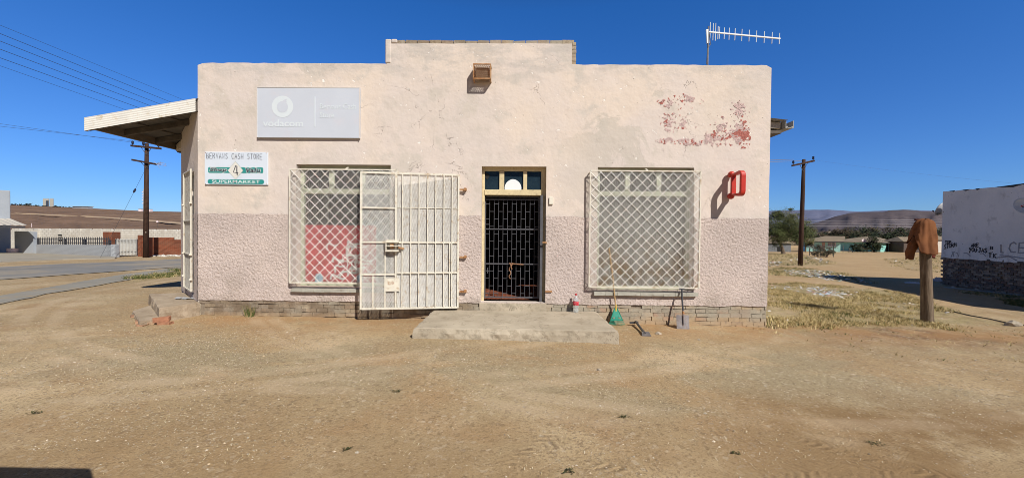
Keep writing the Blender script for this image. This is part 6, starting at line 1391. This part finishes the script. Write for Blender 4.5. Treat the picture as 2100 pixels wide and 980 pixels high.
shed('dim brown house half hidden left of the hung jacket', 1853, 1898, 517, 496, 72., simple('brown_wall', (.12, .09, .075), .2, 1.)); shed('small white house between the jacket and white building', 1914, 1950, 515, 492, 75., simple('cream_wall', (.6, .55, .48), .1, 1.))
shed('grey fenced shed behind the olive tree trunk', 1560, 1622, 519, 499, 66., simple('zinc_wall', (.16, .17, .18), .2, 2.)); shed('tiny white roofed house far up between the turquoise houses', 1697, 1712, 486, 477, 260., simple('far_white', (.6, .58, .56), .1, .2))
shed('tiny pinkish house far beyond the left turquoise house', 1680, 1698, 487, 479, 250., simple('far_pink', (.45, .33, .29), .1, .2))
# ------------------------------------------------------------------ things on the left ridge
t0_ = F(97, 425, 880.); M_tow = simple('tower_concrete', (.46, .44, .38), .06, .05); tw = thing('twin_tower', 'pale concrete twin towers standing alone on the left hill ridge', 'tower', t0_)
for x0_, x1_ in ((88, 99.5), (102, 108.5)):
    u, v = F(x0_, 424, 880.), F(x1_, 407.5, 880.); f = MB(); f.box(u.x, v.x, 880, 881.5, u.z-6, v.z); f.build('tower_block', M_tow, tw)
u, v = F(94, 424, 878.), F(97.5, 411.5, 878.); f = MB(); f.box(u.x, v.x, 878, 879.9, u.z, v.z); f.build('dark_window', simple('tower_glass', (.06, .08, .12), .1, .1), tw)
for k, (px, w_, h_, py) in enumerate(((32, 15, 5.5, 422), (45, 8, 5, 422.5), (59, 9, 7, 423), (76, 9, 5, 424), (90, 9, 4, 424.5), (116, 12, 4.5, 425), (131, 8, 3.5, 426), (143, 8, 3.5, 426.5))):
    q = F(px, py+2, 870.); tree('ridge_tree', ('low reddish tree clump at the far left end of the ridge', 'dark tree clump second from the left end of the ridge', 'tallest dark tree clump left of the towers', 'low dark tree clump close left of the towers', 'dark trees at the foot of the twin towers', 'dark tree clump just right of the towers', 'small dark clump left of the flat ridge roof', 'small dark clump touching the flat ridge roof')[k], 'tree', q, [((0, 0, h_*.6), (w_*.75, 4, h_*.65))], 700, [(.028, .032, .02), (.035, .036, .02)] if k else [(.06, .035, .03)], .8, [((0, 0, 1.), .5), ((0, 0, 2.), .4)], 'trees on the left ridge', 20, 90+k)
u, v = F(146, 426.5, 860.), F(181, 423, 860.); t = thing('flat_roof_hall', 'long flat pale roofed hall on the left ridge', 'building', u); f = MB(); f.box(u.x+3, v.x-1, 860, 870, u.z-3, v.z-1.2); f.build('wall', simple('hall_wall', (.35, .38, .42), .1, .1), t); f = MB(); f.box(u.x, v.x, 858, 872, v.z-1.2, v.z-.2); f.build('roof', M_tow, t)
u, v = F(284, 432.5, 860.), F(290, 428.5, 860.); t = thing('white_hut', 'tiny white hut left of the pole on the ridge', 'building', u); f = MB(); f.box(u.x, v.x, 860, 866, u.z-3, v.z-.3); f.build('wall', M_dish, t); f = MB(); f.box(u.x-.4, v.x+.4, 859.6, 866.4, v.z-.3, v.z+.2); f.build('roof', M_roof, t)
u, v = F(303, 433.5, 860.), F(308, 429, 860.); t = thing('white_hut', 'tiny white hut right of the pole on the ridge', 'building', u); f = MB(); f.box(u.x, v.x, 860, 866, u.z-3, v.z-.3); f.build('wall', M_dish, t); f = MB(); f.box(u.x-.4, v.x+.4, 859.6, 866.4, v.z-.3, v.z+.2); f.build('roof', M_roof, t)
u, v = F(294.5, 433, 850.), F(294.5, 388, 850.); t = thing('radio_mast', 'tall lattice radio mast with white drums behind the left pole', 'mast', u); f = MB()
for dx in (-1.2, 1.2): f.bar(u+Vector((dx, 0, -3)), v+Vector((dx*.4, 0, 0)), .5, .5)
for k in range(10): a, b = u.lerp(v, k/10), u.lerp(v, (k+1)/10); s_ = 1-2*(k % 2); f.bar(a+Vector((-s_, 0, 0)), b+Vector((s_, 0, 0)), .35, .35)
f.build('lattice', simple('mast_grey', (.5, .52, .55), .05, .1), t)
for k in (.35, .5, .62, .75, .86): q = u.lerp(v, k); f = MB(); f.lathe(q+Vector((-1.6, -.5, 0)), [(1.1, 0), (1.1, .9)], 10, (0, -1, 0)); f.build('drum', M_dish, t)
q = on_hill(322.5, 466); q2 = F(322.5, 455, q.y); t = thing('water_tank', 'small white tank on a thin stand on the hillside right of the pole', 'tank', q); f = MB(); s_ = q.y/780.; f.ball(q2, 2.2*s_, 12, 8, (1, 1, .9)); f.build('tank', M_dish, t, True); f = MB()
for dx in (-.6, .6): f.bar(q+Vector((dx*s_, 0, 0)), q2+Vector((dx*s_*.4, 0, 0)), .25*s_, .25*s_)
f.build('stand', M_timber, t)
u = on_hill(65, 466); v = F(65, 458, u.y); f = MB(); s_ = u.y/780; f.bar(u, v, .6*s_, .6*s_); f.bar(v+Vector((-.5*s_, 0, 0)), v+Vector((.5*s_, 0, 0)), .4*s_); tag(f.build('marker_post', M_dish), 'thin white post on the hillside above the white block wall', 'post')
# ------------------------------------------------------------------ van parked behind the camera (its shadow reaches the lower left)
vn = thing('parked_van', 'dark parked van whose shadow falls into the lower left corner', 'van', (-2.85, -.7, 0)); M_van = simple('van_paint', (.10, .12, .15), .1, 2., .3, .5)
VX0, VX1, VY0, VY1 = -3.67, -1.78, -3.4, 1.17
f = MB(); prof = [(.35, 0), (.35, 1), (.9, 1.0), (1.0, 1.0), (1.55, .93), (1.70, .84)]; secs = []
for x, iy in ((VX0, 0), (VX0+.07, 1), (VX1-.07, 1), (VX1, 0)): pass
bm_ = [(VX0, .38), (VX0-.02, .9), (VX0+.10, 1.45), (VX0+.22, 1.66), (VX1-.22, 1.66), (VX1-.10, 1.45), (VX1+.02, .9), (VX1, .38)]
ys = [(VY0, .62), (VY0+.6, .72), (VY0+.9, .8), (VY0+1.7, 1.), (VY1-.12, 1.), (VY1, .97)]; vs = []
for y, k in ys:
    for x, z in bm_: vs.append((x, y, .38+(z-.38)*k if z > .9 else z))
n = len(bm_); f.add(vs, [(i*n+j, i*n+(j+1) % n, (i+1)*n+(j+1) % n, (i+1)*n+j) for i in range(len(ys)-1) for j in range(n)]+[tuple(range(n-1, -1, -1)), tuple(range((len(ys)-1)*n, len(ys)*n))]); bevel(f.build('body', M_van, vn), .03, 2)
for x in (VX0+.1, VX1-.1):
    for y in (VY0+.85, VY1-.8):
        f = MB(); f.lathe((x-.1, y, .33), [(.22, 0), (.32, .02), (.33, .1), (.32, .18), (.22, .2)], 20, (1, 0, 0)); wh = f.build('wheel', M_black, vn); f = MB(); f.lathe((x-.105, y, .33), [(.2, 0), (.19, .21)], 14, (1, 0, 0)); f.build('rim', M_alu, wh)
f = MB(); f.box(VX0+.25, VX1-.25, VY1-.01, VY1+.008, 1.02, 1.45); f.build('rear_window', M_black, vn)
for x in (VX0+.08, VX1-.2): f = MB(); f.box(x, x+.12, VY1-.005, VY1+.012, .75, 1.0); f.build('tail_light', M_red, vn)
f = MB(); f.box(VX0+.02, VX1-.02, VY1-.02, VY1+.09, .42, .60); bevel(f.build('bumper', M_black, vn), .02, 2)
# ------------------------------------------------------------------ light, sky, view
sd = Vector((.68, -1., 1.05)).normalized(); el = math.asin(sd.z); az = atan2(sd.x, sd.y)
L = bpy.data.lights.new('sun', 'SUN'); L.energy = 5.0; L.angle = radians(.53); L.color = (1., .955, .89); lo = bpy.data.objects.new('sun', L); C.objects.link(lo); lo.rotation_euler = sd.to_track_quat('Z', 'Y').to_euler(); lo.location = (6, -8, 12)
W = bpy.data.worlds.new('World'); bpy.context.scene.world = W; W.use_nodes = True; t = NT(W); bg = t.n['Background']
sk = t.node('ShaderNodeTexSky', sky_type='NISHITA', sun_disc=False); sk.sun_elevation = el; sk.sun_rotation = az; sk.altitude = 900; sk.air_density = 1.0; sk.dust_density = .2; sk.ozone_density = 2.5
gz_ = t.xyz(t.node('ShaderNodeTexCoord').outputs['Generated'])[2]
tint = t.ramp(gz_, [(0., (.56, .83, 1.32)), (.12, (.48, .87, 1.5)), (.5, (.29, .98, 1.85)), (.72, (.34, .44, .56)), (1., (.36, .40, .44))])
gy_ = t.xyz(t.node('ShaderNodeTexCoord').outputs['Generated'])[1]
side = t.ramp(t.math('MULTIPLY_ADD', gy_, .5, .5), [(.36, (.34, .34, .34)), (.58, (1., 1., 1.))])
t.put(bg.inputs[0], t.mix(1., t.mix(1., sk.outputs[0], tint, 'MULTIPLY'), side, 'MULTIPLY')); bg.inputs[1].default_value = .08
sc_ = bpy.context.scene; sc_.view_settings.view_transform = 'Standard'; sc_.view_settings.look = 'None'; sc_.view_settings.exposure = 0; sc_.view_settings.gamma = 1
sc_.cycles.filter_width = .9; sc_.cycles.max_bounces = 6; sc_.cycles.transparent_max_bounces = 12
